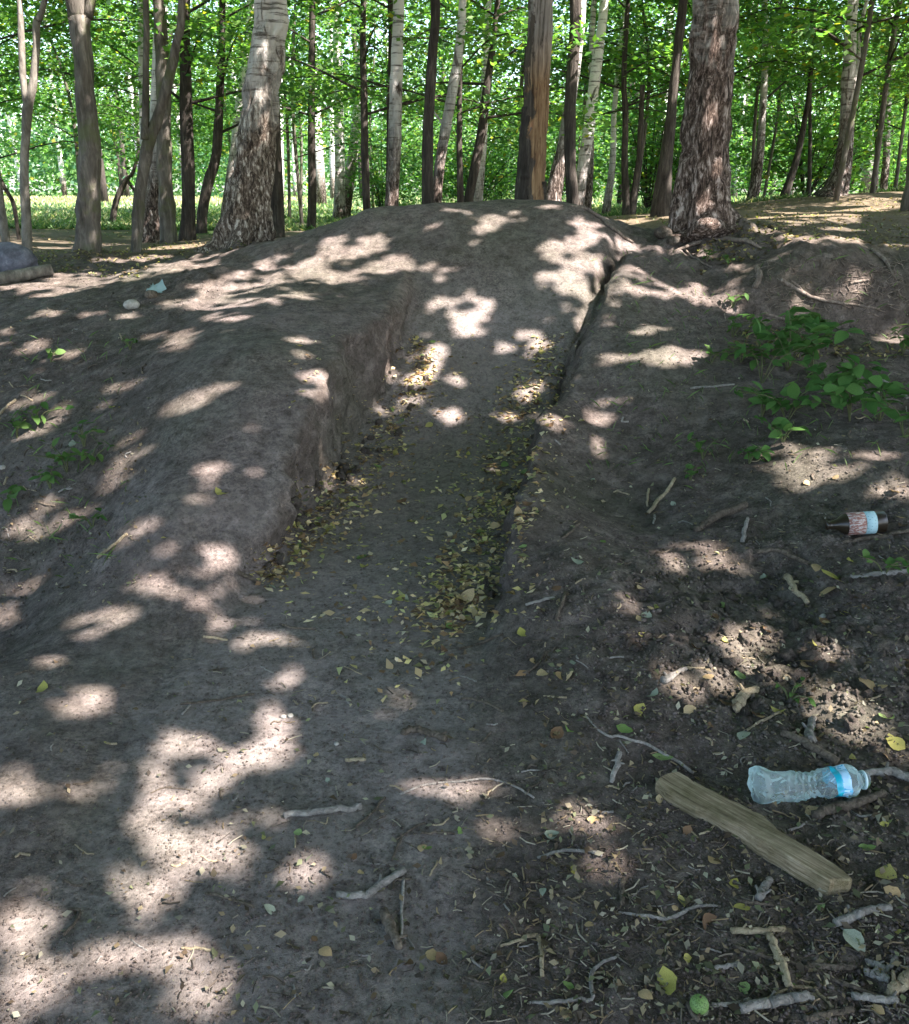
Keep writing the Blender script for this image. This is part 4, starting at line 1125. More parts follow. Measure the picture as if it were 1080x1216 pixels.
def stick(name, label, cat, mat, uv, wpx, lift=None, group=None, forks=(), k=8, rough=.09):
    G = ray(uv)
    dist = np.linalg.norm(G - np.array([0, 0, CAM_Z]), axis=1)
    wd = np.asarray(wpx, float) if hasattr(wpx, '__len__') else np.full(len(uv), float(wpx))
    R = wd * .37 / FPX * dist
    P = G.copy(); P[:, 2] += R * .75 + (np.asarray(lift) if lift is not None else 0)
    base = P[0].copy(); base[2] = G[0, 2]
    n = max(9, 5 * len(uv))
    C, Rr = catmull(P - base, R, n)
    seed = int(uv[0][0] * 3 + uv[0][1])
    kink = np.stack([vnoise(np.arange(n) * .33, np.zeros(n), seed + 40 + q) for q in range(2)] + [np.zeros(n)], 1) * (.05 * np.linalg.norm(P[-1] - P[0]))
    C = C + kink * np.sin(np.linspace(0, np.pi, n))[:, None] + np.stack([vnoise(np.arange(n) * .7, np.zeros(n), seed + q) for q in range(3)], 1) * Rr[:, None] * .7
    V, F4, F3 = tube(C, Rr, k=k, rough=rough, seed=seed, freq=5 if wd.max() >= 8 else 10)
    o = mesh_obj(name, V, tris(F4, F3), M[mat], None, loc=base)
    tag(o, label, cat, group)
    for f, (fuv, fw) in enumerate(forks):
        G2 = ray(fuv); d2 = np.linalg.norm(G2 - np.array([0, 0, CAM_Z]), axis=1)
        R2 = np.linspace(1, .6, len(fuv)) * fw * .5 / FPX * d2
        P2 = G2.copy(); P2[:, 2] += R2 * .8 + .004
        C2, r2 = catmull(P2 - base, R2, 10)
        V, F4, F3 = tube(C2, r2, k=6, rough=.15, seed=seed + 9 + f, freq=20)
        mesh_obj('fork', V, tris(F4, F3), M[mat], o)
    if name == 'stick' and wd.max() >= 8 and len(uv) > 2:
        rgs = np.random.default_rng(seed)
        for q in range(int(rgs.integers(1, 3))):
            i = int(rgs.integers(2, n - 2)); tg = C[min(i + 1, n - 1)] - C[i - 1]; tg = tg / np.linalg.norm(tg)
            sd = np.cross(tg, [0, 0, 1.0]) * (1 if q else -1) + np.array([0, 0, .5]) + tg * .7; sd /= np.linalg.norm(sd)
            V, F4, F3 = tube(np.array([C[i], C[i] + sd * Rr[i] * 1.7, C[i] + sd * Rr[i] * 2.6]), [Rr[i] * .5, Rr[i] * .36, Rr[i] * .25], k=6, rough=.15, seed=seed + q)
            mesh_obj('side_stub', V, tris(F4, F3), M[mat], o)
    return o

STICKS = [
 ('smooth grey stick lying level in the left foreground', 'stick_grey', [(338,970),(385,967),(431,961)], 10),
 ('long thin arched twig bowing over a patch of sun in the centre foreground', 'stick_grey', [(475,944),(505,932),(545,927),(585,926),(615,937),(634,948)], 3.5),
 ('thick forked grey branch stub in the centre foreground', 'stick_grey', [(401,1064),(430,1067),(455,1052),(480,1036)], [9,11,12,10]),
 ('upright twig beside the forked stub', 'stick_grey', [(479,1044),(478,1075),(477,1115)], 4.5),
 ('short charred looking slab of bark under the forked stub', 'stick_brown', [(457,1087),(465,1105),(474,1128)], [14,16,12]),
 ('grey curved stick pointing right, centre right foreground', 'stick_grey', [(639,1020),(668,1012),(692,1011),(716,1017)], 5.5),
 ('bent pale stick with a knuckle elbow, tail pointing down', 'stick_tan', [(594,1125),(615,1118),(637,1113),(642,1125),(644,1160)], [4,5,7,7,6]),
 ('dark bow shaped piece of bark in the centre of the path', 'stick_brown', [(478,872),(500,869),(529,880)], 11),
 ('thin twig arched in the middle of the path below the trench', 'stick_brown', [(548,830),(575,834),(597,846)], 4),
 ('short pale chip of wood near the centre path', 'stick_tan', [(411,904),(422,904),(434,903)], 6),
 ('thin slanting twig left of the short pale chip', 'stick_brown', [(423,983),(440,967),(458,948)], 4),
 ('thin twig running diagonal in the centre foreground', 'stick_brown', [(471,998),(490,985),(505,978)], 3.5),
 ('level thin twig touching a pale leaf, centre foreground', 'stick_brown', [(500,991),(520,990),(540,991)], 4),
 ('small steep twig left of the bright green leaf', 'stick_brown', [(465,1023),(472,1008),(476,995)], 3.5),
 ('long thin wavy twig reaching left from the plank across the dark soil', 'stick_grey', [(695,850),(720,873),(755,880),(790,895),(823,920)], [3,4,4.5,5,5]),
 ('broken grey stick standing steep in the right foreground', 'stick_grey', [(737,895),(731,912),(726,930)], [8,9,7]),
 ('short dark peg of wood in a hollow, right foreground', 'stick_brown', [(740,1045),(739,1060),(740,1075)], 7),
 ('long forked pale twig lying level left of the yellow leaves', 'stick_grey', [(735,1084),(770,1089),(800,1092),(825,1079),(856,1077)], [3,5,6,5,3]),
 ('straight tan stick of split wood lying level, lower right', 'stick_tan', [(868,1108),(900,1107),(932,1106)], 9),
 ('mottled bark covered stick running down, lower right corner heap', 'stick_tan', [(914,1112),(925,1140),(938,1175)], [10,12,11]),
 ('long thin dark stick lying slanted across the lower right heap', 'stick_brown', [(871,1124),(905,1138),(950,1150),(1000,1170),(1060,1192)], [5,6,6,6.5,6]),
 ('thick pale grey stick at the bottom edge of the lower right heap', 'stick_grey', [(880,1203),(910,1195),(940,1190),(966,1186)], [13,14,14,11]),
 ('thin bent twig bowing over the thick pale grey stick', 'stick_tan', [(908,1190),(930,1178),(955,1174),(975,1184),(990,1200)], 4.5),
 ('brown stick at the bottom edge right of the thick pale grey stick', 'stick_brown', [(955,1212),(985,1206),(1012,1200)], 9),
 ('grey twig pointing at the green walnut from the right', 'stick_grey', [(846,1195),(870,1194),(893,1189)], 6),
 ('short grey twig above the walnut and left of the heap', 'stick_grey', [(838,1153),(856,1151),(878,1147)], 7),
 ('pale grey stick with broken end sunlit in the lower right', 'stick_grey', [(992,1100),(1015,1091),(1035,1083),(1057,1079)], [11,13,10,9]),
 ('short pale branch piece near the right edge of the lower heap', 'stick_grey', [(1012,1186),(1040,1190),(1064,1190)], 10),
 ('flat brown slat half buried in the lower right heap', 'stick_brown', [(957,1148),(985,1152),(1011,1150)], 9),
 ('stubby mossy branch cut by the right edge, lower corner', 'stick_tan', [(1056,1184),(1070,1172),(1082,1162)], [14,17,17]),
 ('short crooked twig below the grey green leaf', 'stick_grey', [(1028,1143),(1040,1148),(1051,1152)], 8),
 ('small curved twig near the right edge of the lower heap', 'stick_grey', [(1047,1158),(1058,1150),(1064,1137)], 6),
 ('short grey billet right of the flat brown slat', 'stick_grey', [(1026,1158),(1040,1162),(1056,1166)], 10),
 ('dark stick running under the neck of the crushed water bottle', 'stick_brown', [(966,972),(990,965),(1015,957),(1050,944)], [13,15,14,9]),
 ('smooth branch poking in from the right edge beside the bottle neck', 'stick_grey', [(1022,921),(1050,920),(1082,926)], [8,12,13]),
 ('rotten split log piece just above the water bottle', 'stick_brown', [(928,873),(955,885),(995,908)], [9,12,12]),
 ('pale peeled stick with a round knob on the dug soil', 'stick_tan', [(934,688),(944,702),(960,718)], [11,8,8]),
 ('dark knobbly stick lying above the peeled stick', 'stick_brown', [(898,656),(925,657),(960,672)], [7,8,6]),
 ('long grey pole lying half hidden by weeds at the right edge', 'stick_grey', [(1010,687),(1045,684),(1082,679)], [6,8,9]),
 ('broken twig sticking up from the sunlit clods', 'stick_grey', [(787,812),(800,803),(815,795)], [13,10,6]),
 ('thin straight twig bridging the sunlit clods', 'stick_tan', [(815,794),(835,794),(853,795)], 3.5),
 ('whitish crumbling piece of birch bark among the clods', 'stick_tan', [(872,846),(880,836),(897,820)], [14,17,12]),
 ('thin pale twig slanting below the dug soil', 'stick_tan', [(883,870),(905,858),(927,847)], 4.5),
 ('grey splinter standing in the soil above the rotten log piece', 'stick_grey', [(964,882),(961,870),(966,855)], [15,12,10]),
 ('tan stick leaning upright on the right slope', 'stick_tan', [(770,611),(785,592),(802,570)], [6,7,5]),
 ('short thin twig standing beside the leaning tan stick', 'stick_tan', [(769,602),(769,592),(771,582)], 4),
 ('long narrow twig slanting on the right bank of the trench', 'stick_brown', [(545,772),(570,765),(597,754)], 4),
 ('dark forked twig on the right bank', 'stick_brown', [(606,804),(630,797),(645,780),(660,770)], [3,5,6,3]),
 ('straight grey twig near the right edge of the trench', 'stick_grey', [(624,720),(640,715),(659,711)], 5),
 ('short crooked dark twig on the right bank above the straight one', 'stick_brown', [(661,738),(667,722),(672,705)], 6),
 ('thin twig pointing up on the right bank', 'stick_brown', [(668,640),(680,630),(688,622)], 4),
 ('greyish bark stick near the label of the brown bottle, lying level', 'stick_brown', [(1000,645),(1035,640),(1080,632)], [5,7,6]),
 ('short upright stick stub above the knobbly dark stick', 'stick_grey', [(882,645),(885,630),(888,617)], [7,7,5]),
 ('dark twig at the foot of the left trench wall', 'stick_brown', [(283,681),(296,687),(310,693)], [7,6,4]),
 ('thin dark twig on the trench floor at the left', 'stick_brown', [(332,742),(350,747),(375,748)], 3.5),
 ('pale short twig below the berm end', 'stick_tan', [(242,757),(256,759),(270,761)], 4),
 ('long thin twig lying along the berm end in the sun', 'stick_brown', [(215,837),(250,834),(280,828),(302,825)], 3.5),
 ('dead pale stalk lying on the flank of the berm', 'stick_tan', [(116,664),(135,648),(152,635)], 5),
 ('pale straw like stalk at the left edge', 'stick_tan', [(0,492),(8,484),(18,476)], 4),
 ('bent dark twig in the lower left foreground', 'stick_brown', [(76,1112),(90,1095),(95,1083),(82,1081)], 5),
 ('thin pale straw in the lower left foreground', 'stick_tan', [(216,1128),(235,1128),(254,1130)], 4),
 ('dark twig on the sunlit soil, lower left', 'stick_brown', [(244,1062),(270,1067),(302,1078)], 4),
 ('angular grey twig at the bottom edge, elbow pointing left', 'stick_grey', [(628,1192),(665,1192),(702,1186),(705,1155),(735,1135)], [4,6,6,6,4]),
 ('thin wire like twig in the bottom centre', 'stick_brown', [(553,1162),(580,1155),(608,1153),(630,1163)], 3),
 ('short twig pointing at the bottom edge near the walnut', 'stick_brown', [(817,1193),(822,1204),(830,1214)], 7),
 ('grey billet above the lower right heap', 'stick_grey', [(900,1070),(908,1058),(914,1048)], [12,13,10]),
 ('dark straight twig right of the grey billet', 'stick_brown', [(877,1071),(898,1074),(918,1076)], 5),
 ('dead plank like stick lying in shade on the right slope', 'stick_brown', [(825,632),(850,618),(885,602)], [10,14,12]),
 ('thin stick leaning on the weeds at the right edge', 'stick_grey', [(1048,452),(1062,462),(1078,474)], 5),
 ('dry twig lying under the broad leaved seedlings', 'stick_grey', [(820,462),(845,460),(872,457)], 3.5),
]
for s in STICKS:
    stick('stick', s[0], 'stick', s[1], s[2], s[3])

ROOTS = [
 ('pale exposed root running down from the ledge on the right', [(927,333),(945,345),(975,357),(1010,362),(1045,367)], [7,6,5,4,3]),
 ('short forked root tip above the long pale root', [(940,334),(948,341),(954,349)], [3,4,4]),
 ('pale root crossing level in the shaded hollow of the ledge', [(1010,337),(1022,335),(1032,334)], 4),
 ('bent root hanging from the top of the ledge at the right', [(1034,297),(1045,305),(1056,318),(1064,334)], [5,5,4,3]),
 ('light root crest curving over the right shoulder of the mound', [(676,245),(696,249),(714,261),(733,276),(752,289)], [3,5,6,5,4]),
 ('knobbly dark root stub at the left end of the ledge', [(897,345),(903,330),(899,318)], [9,10,7]),
 ('flat root snaking in front of the thickest birch', [(800,300),(830,290),(862,286),(890,288),(905,296)], [4,6,7,6,3]),
 ('thin root straggling below the thickest birch', [(812,296),(822,305),(834,312),(846,318)], 3),
 ('thin root hanging out of the left trench wall near the mound', [(468,372),(474,388),(476,404)], [3,3,2]),
 ('crooked root end poking from the left trench wall halfway down', [(398,462),(405,478),(403,498)], [4,3,2]),
 ('hair thin root dangling low on the left trench wall', [(352,572),(358,590),(357,606)], [3,2,2]),
 ('thin root lying along the shaded ledge base', [(905,372),(925,378),(945,383)], [5,4,3]),
]
for lab, uv, wd in ROOTS: stick('root', lab, 'root', 'root', uv, wd)

def fine_roots():
    rg = np.random.default_rng(31)
    b = Bag()
    for i in range(240):
        u = rg.uniform(905, 1075); v = rg.uniform(308, 372)
        if i % 5 == 0: u, v = rg.uniform(700, 1070), rg.uniform(280, 420)
        a = rg.uniform(0, 6.28); L = rg.uniform(6, 22)
        uv = [(u, v), (u + L * .5 * math.cos(a) + rg.normal(0, 3), v + L * .5 * math.sin(a) * .6), (u + L * math.cos(a), v + L * math.sin(a) * .6)]
        G = ray(uv)
        if np.ptp(G[:, 1]) > .6: continue
        G[:, 2] += [.004, .02 * rg.random(), .006]
        C, R = catmull(G, [.0035, .003, .0018], 6)
        b.tube(C, R, k=4)
    tag(b.obj('fine_roots', M['root']), 'tangle of fine roots hanging from the eroded ledge', None, None, 'stuff')
fine_roots()

def twigs():
    rg = np.random.default_rng(41)
    rng_u = [(640, 1080, 880, 1216, 95, 'thin loose twig on the dark soil of the right foreground'), (300, 640, 780, 1216, 60, 'thin loose twig on the dark soil of the centre foreground'),
             (600, 1080, 480, 880, 75, 'thin loose twig on the shaded right slope'), (0, 300, 780, 1216, 22, 'thin loose twig on the sun dappled left foreground'), (0, 170, 380, 700, 30, 'thin loose twig among the weeds left of the berm')]
    for u0, u1, v0, v1, n, lab in rng_u:
        for i in range(n):
            u = rg.uniform(u0, u1); v = v0 + (v1 - v0) * rg.random()
            a = rg.uniform(0, 6.28); L = rg.uniform(9, 30) * (.5 + .7 * (v - 300) / 900)
            mx, my = u + L * .5 * math.cos(a) + rg.normal(0, 2), v + L * .5 * math.sin(a) * .6 + rg.normal(0, 2)
            stick('twig', lab, 'twig', ('stick_grey', 'stick_brown', 'stick_tan', 'stick_brown')[i % 4],
                  [(u, v), (mx, my), (u + L * math.cos(a), v + L * math.sin(a) * .6)], rg.uniform(1.8, 4.2) * (.6 + .4 * v / 1216), group=lab.replace('thin loose twig', 'thin loose twigs'), k=5)
twigs()

# ------------------------------------------------------------------ the old plank
def plank():
    top = [(779,926),(786,919),(806,913),(830,927),(856,941),(884,954),(908,968),(925,986),(950,1002),(980,1020),(1004,1036),(1013,1045),(1000,1047),(984,1048),(955,1031),(925,1013),(900,998),(880,983),(860,972),(838,961),(812,947),(792,937)]
    m, n, l = new_mat('old_plank')
    v = mapped(n, l, (6, 150, 150))
    g = noise(n, l, 1, 7, .75, v, .25)
    col = ramp(n, l, g, [(.30, (.055, .040, .028)), (.46, (.20, .152, .10)), (.72, (.42, .345, .25))])
    st = ramp(n, l, noise(n, l, 9, 5, .65, N(n, 'ShaderNodeTexCoord').outputs['Object']), [(.35, (.55, .58, .45)), (.65, (1.15, 1.15, 1.1))])
    col = mix(n, l, 1.0, col, st, 'MULTIPLY')
    finish(m, n, l, col, .85, g, .6, .006, .2)
    G = ray(top); zt = np.median(G[:, 2])
    # the upper face lies about 35 mm over the soil: slide the outline along the view rays onto that plane
    o = np.array([0, 0, CAM_Z]); d = G - o
    h = .040 + .0 * d[:, 2]
    t = (zt + h - CAM_Z) / d[:, 2]
    Pt = o + d * t[:, None]
    a = Pt[[10, 11, 12]].mean(0) - Pt[[0, 1, 2]].mean(0); ang = math.atan2(a[1], a[0])
    c0 = Pt.mean(0)
    R = Matrix.Rotation(-ang, 3, 'Z')
    L = np.array([R @ Vector(p - c0) for p in Pt]); L[:, 2] = 0; L[:, 1] *= .93
    # subdivide the outline and make it uneven
    k = 5; Q = []
    for i in range(len(L)):
        for s in range(k): Q.append(L[i] + (L[(i + 1) % len(L)] - L[i]) * s / k)
    Q = np.array(Q); n_ = len(Q)
    Q[:, :2] += np.stack([vnoise(Q[:, 0] * 60, Q[:, 1] * 60, 3), vnoise(Q[:, 0] * 60, Q[:, 1] * 60, 4)], 1) * .006
    wav = .006 * np.sin(Q[:, 0] * 9)
    cen = np.array([0, 0, 0.])
    ins = Q * 1.0; ctr = np.stack([Q[:, 0] * .985, Q[:, 1] * .95 + .0, wav + .0], 1)
    rim = np.stack([Q[:, 0], Q[:, 1], wav - .004], 1); mid = np.stack([Q[:, 0] * 1.002, Q[:, 1] * 1.03, wav - .028 + .003 * vnoise(Q[:, 0] * 40, Q[:, 1] * 0, 9)], 1)
    bot = np.stack([Q[:, 0] * .99, Q[:, 1] * .95, wav - .05], 1)
    V = np.vstack([ctr, rim, mid, bot])
    F = [tuple(range(n_))]
    for r in range(3):
        for i in range(n_):
            j = (i + 1) % n_
            F.append((r * n_ + i, (r + 1) * n_ + i, (r + 1) * n_ + j, r * n_ + j))
    pl = mesh_obj('plank', V, F, m, smooth=False, loc=c0)
    pl.rotation_euler = (0, 0, ang)
    tag(pl, 'weathered wooden plank with a waisted edge lying slanted by the water bottle', 'plank')
    return pl
plank()

# ------------------------------------------------------------------ crushed water bottle
def lathe(prof, k, fn=None):
    prof = np.asarray(prof, float); n = len(prof)
    th = np.linspace(0, 2 * np.pi, k, endpoint=False)
    X = np.repeat(prof[:, :1], k, 1); Rr = np.repeat(prof[:, 1:2], k, 1); TH = np.repeat(th[None], n, 0)
    Y = Rr * np.cos(TH); Z = Rr * np.sin(TH)
    V = np.stack([X, Y, Z], -1).reshape(-1, 3)
    if fn: V = fn(V)
    i = np.arange(n - 1)[:, None] * k; j = np.arange(k)[None]
    F = np.stack([i + j, i + (j + 1) % k, i + k + (j + 1) % k, i + k + j], -1).reshape(-1, 4)
    return V, F

def clear_plastic():
    m, n, l = new_mat('clear_plastic')
    tr = n.new('ShaderNodeBsdfTransparent'); tr.inputs[0].default_value = (.86, .97, .99, 1)
    df = n.new('ShaderNodeBsdfPrincipled'); df.inputs['Base Color'].default_value = (.80, .88, .88, 1); df.inputs['Roughness'].default_value = .16
    df.inputs['Specular IOR Level'].default_value = .7
    tl = n.new('ShaderNodeBsdfTranslucent'); tl.inputs[0].default_value = (.72, .85, .86, 1)
    s1 = n.new('ShaderNodeMixShader'); s1.inputs[0].default_value = .5; l.new(df.outputs[0], s1.inputs[1]); l.new(tl.outputs[0], s1.inputs[2])
    fr = N(n, 'ShaderNodeFresnel', IOR=1.5)
    mr = n.new('ShaderNodeMapRange'); mr.inputs[3].default_value = .25; mr.inputs[4].default_value = .95; l.new(fr.outputs[0], mr.inputs[0])
    s2 = n.new('ShaderNodeMixShader'); l.new(mr.outputs[0], s2.inputs[0]); l.new(tr.outputs[0], s2.inputs[1]); l.new(s1.outputs[0], s2.inputs[2])
    o = n.new('ShaderNodeOutputMaterial'); l.new(s2.outputs[0], o.inputs[0])
    return m

def water_bottle():
    A, B = ray([(892, 948), (1028, 944)])
    L = np.linalg.norm(B - A); R = 20.5 / FPX * np.linalg.norm(A - [0, 0, CAM_Z])
    s = np.array([0, .0, .015, .05, .10, .16, .22, .28, .34, .40, .46, .50, .54, .58, .62, .66, .70, .74, .78, .82, .86, .885, .91, .925, .94, .95, .96, .975, .985, 1.0, 1.0])
    r = np.array([.0, .62, .86, .98, 1., .98, 1., .95, .92, .86, .80, .78, .80, .86, .94, .99, 1., .99, 1., .97, .86, .72, .52, .40, .36, .46, .46, .34, .37, .36, .30])
    prof = []
    ss = np.unique(np.concatenate([np.linspace(0, 1, 90), s]))
    keep = np.concatenate([[0], ss[ss > 0]])
    rr = np.interp(keep, s[1:], r[1:])
    prof = np.stack([np.concatenate([[0.0], keep]) * L, np.concatenate([[0.02], rr]) * R], 1)
    def crush(V):
        x = V[:, 0] / L; a = np.arctan2(V[:, 2], V[:, 1])
        body = sstep(.04, .14, x) * sstep(.90, .80, x)
        rip = .045 * np.cos(x * 2 * np.pi * 17) * sstep(.28, .4, x) * sstep(.70, .56, x)
        cr = .55 * np.abs(vnoise(x * 5 + a * 1.1, a * 1.2, 5)) + .30 * np.abs(vnoise(x * 11 - a * 1.6, a * .9, 6)) + .10 * np.abs(vnoise(x * 30 + a * 2, a * 1.5, 8))
        dent = .34 * np.exp(-((x - .47) / .14) ** 2) * np.clip(np.sin(a - .4), 0, 1)
        f = 1 - body * (cr + dent - .10 + rip)
        W_ = V.copy()
        W_[:, 1] = V[:, 1] * f; W_[:, 2] = V[:, 2] * f * (1 - .16 * body)
        W_[:, 2] -= .010 * np.sin(x * 3.1) ; W_[:, 1] -= .05 * R * np.sin(x * 6)
        # petal feet of the base
        W_[:, 0] += (x < .03) * .06 * R * np.cos(a * 5)
        return W_
    V, F = lathe(prof, 40, crush)
    t = empty('water_bottle', A + np.array([0, 0, 0]))
    tag(t, 'crushed clear plastic water bottle with a blue label band, lying on its side', 'bottle')
    d = B - A
    t.rotation_euler = (0, -math.asin(d[2] / L) - .02, math.atan2(d[1], d[0]))
    lift = R * .86
    V[:, 2] += lift
    body = mesh_obj('body', V, F, clear_plastic(), t)
    # the printed film, a few tenths of a millimetre proud of the bottle
    m, n, l = new_mat('bottle_label')
    tc = N(n, 'ShaderNodeTexCoord').outputs['Object']
    sep = n.new('ShaderNodeSeparateXYZ'); l.new(tc, sep.inputs[0])
    sc = N(n, 'ShaderNodeMath', operation='DIVIDE'); l.new(sep.outputs[0], sc.inputs[0]); sc.inputs[1].default_value = L
    nz = noise(n, l, 24, 4, .7, tc, .8)
    w_ = N(n, 'ShaderNodeMath', operation='MULTIPLY_ADD'); l.new(nz, w_.inputs[0]); w_.inputs[1].default_value = .05; l.new(sc.outputs[0], w_.inputs[2])
    band = ramp(n, l, w_.outputs[0], [(.68, (.50, .72, .84)), (.69, (.015, .40, .54)), (.745, (.015, .40, .54)), (.755, (.42, .66, .85))])
    sw = ramp(n, l, noise(n, l, 1, 3, .6, mapped(n, l, (30, 75, 75)), 1.2), [(.57, (0, 0, 0)), (.60, (1, 1, 1))])
    col = mix(n, l, sw, band, (.05, .36, .62))
    p = finish(m, n, l, col, .25, None, spec=.6)
    i0, i1 = .665, .80
    sel = (prof[:, 0] / L >= i0) & (prof[:, 0] / L <= i1)
    Vl = V.reshape(len(prof), 40, 3)[sel].copy(); c0 = Vl.mean(1, keepdims=True)
    Vl = c0 + (Vl - c0) * 1.012
    nl = len(Vl); i = np.arange(nl - 1)[:, None] * 40; j = np.arange(40)[None]
    Fl = np.stack([i + j, i + (j + 1) % 40, i + 40 + (j + 1) % 40, i + 40 + j], -1).reshape(-1, 4)
    mesh_obj('label_band', Vl.reshape(-1, 3), Fl, m, t)
    ring, Fr = lathe([(.945 * L, .38 * R), (.945 * L, .50 * R), (.962 * L, .50 * R), (.962 * L, .38 * R)], 32)
    ring[:, 2] += lift - .010 * math.sin(.953 * 3.1)
    m2, n2, l2 = new_mat('neck_plastic'); finish(m2, n2, l2, (.55, .70, .74), .3, spec=.5)
    mesh_obj('neck_ring', ring, Fr, m2, t)
water_bottle()

def brown_bottle():
    A, B = ray([(1050, 629), (978, 634)])
    L = np.linalg.norm(B - A) * .96; R = 12.0 / FPX * np.linalg.norm(A - [0, 0, CAM_Z])
    t = tag(empty('glass_bottle', A), 'dark brown glass bottle with red and pale blue label lying on the slope', 'bottle')
    d = B - A; t.rotation_euler = (0, -math.asin(d[2] / np.linalg.norm(d)), math.atan2(d[1], d[0]))
    lift = R * .8
    prof = [(0, .02 * R), (0, .85 * R), (.02 * L, R), (.62 * L, R), (.70 * L, .92 * R), (.80 * L, .55 * R), (.88 * L, .40 * R), (.96 * L, .36 * R), (.965 * L, .42 * R), (1.0 * L, .42 * R), (1.0 * L, .02 * R)]
    V, F = lathe(prof, 28); V[:, 2] += lift
    m, n, l = new_mat('brown_glass'); p = finish(m, n, l, (.022, .016, .010), .28, spec=.5)
    mesh_obj('body', V, F, m, t)
    def band(a, b, nm, mat):
        V, F = lathe([(a * L, R * 1.006), (a * L, R * 1.02), (b * L, R * 1.02), (b * L, R * 1.006)], 28); V[:, 2] += lift
        mesh_obj(nm, V, F, mat, t)
    m1, n1, l1 = new_mat('label_red')
    tc = mapped(n1, l1, (26, 90, 90))
    st = ramp(n1, l1, noise(n1, l1, 1.6, 4, .7, tc), [(.50, (0, 0, 0)), (.54, (1, 1, 1))])
    finish(m1, n1, l1, mix(n1, l1, st, (.28, .13, .105), (.50, .45, .42)), .6)
    m2, n2, l2 = new_mat('label_blue')
    st = ramp(n2, l2, noise(n2, l2, 2.2, 3, .7, mapped(n2, l2, (40, 80, 80))), [(.58, (0, 0, 0)), (.62, (1, 1, 1))])
    finish(m2, n2, l2, mix(n2, l2, st, (.42, .60, .64), (.12, .30, .30)), .6)
    band(.18, .36, 'label_blue', m2); band(.365, .66, 'label_red', m1)
brown_bottle()

# ------------------------------------------------------------------ walnut, boulder, log, scraps
def lump(R, sub, amp, seed, squash=(1, 1, 1), fr=1.6):
    import bmesh
    bm = bmesh.new(); bmesh.ops.create_icosphere(bm, subdivisions=sub, radius=1)
    V = np.array([v.co[:] for v in bm.verts]); F = np.array([[v.index for v in f.verts] for f in bm.faces]); bm.free()
    d = 1 + amp * (vnoise(V[:, 0] * fr + V[:, 2] * fr + seed, V[:, 1] * fr - V[:, 2] * .7 * fr, seed) * 1.6 + .7 * vnoise(V[:, 0] * fr * 2.6 + seed, (V[:, 1] + V[:, 2]) * fr * 2.6, seed + 1)
                  + .35 * vnoise(V[:, 0] * fr * 6 + V[:, 2] * fr * 5, V[:, 1] * fr * 6, seed + 2))
    return V * d[:, None] * np.array(squash) * R, F

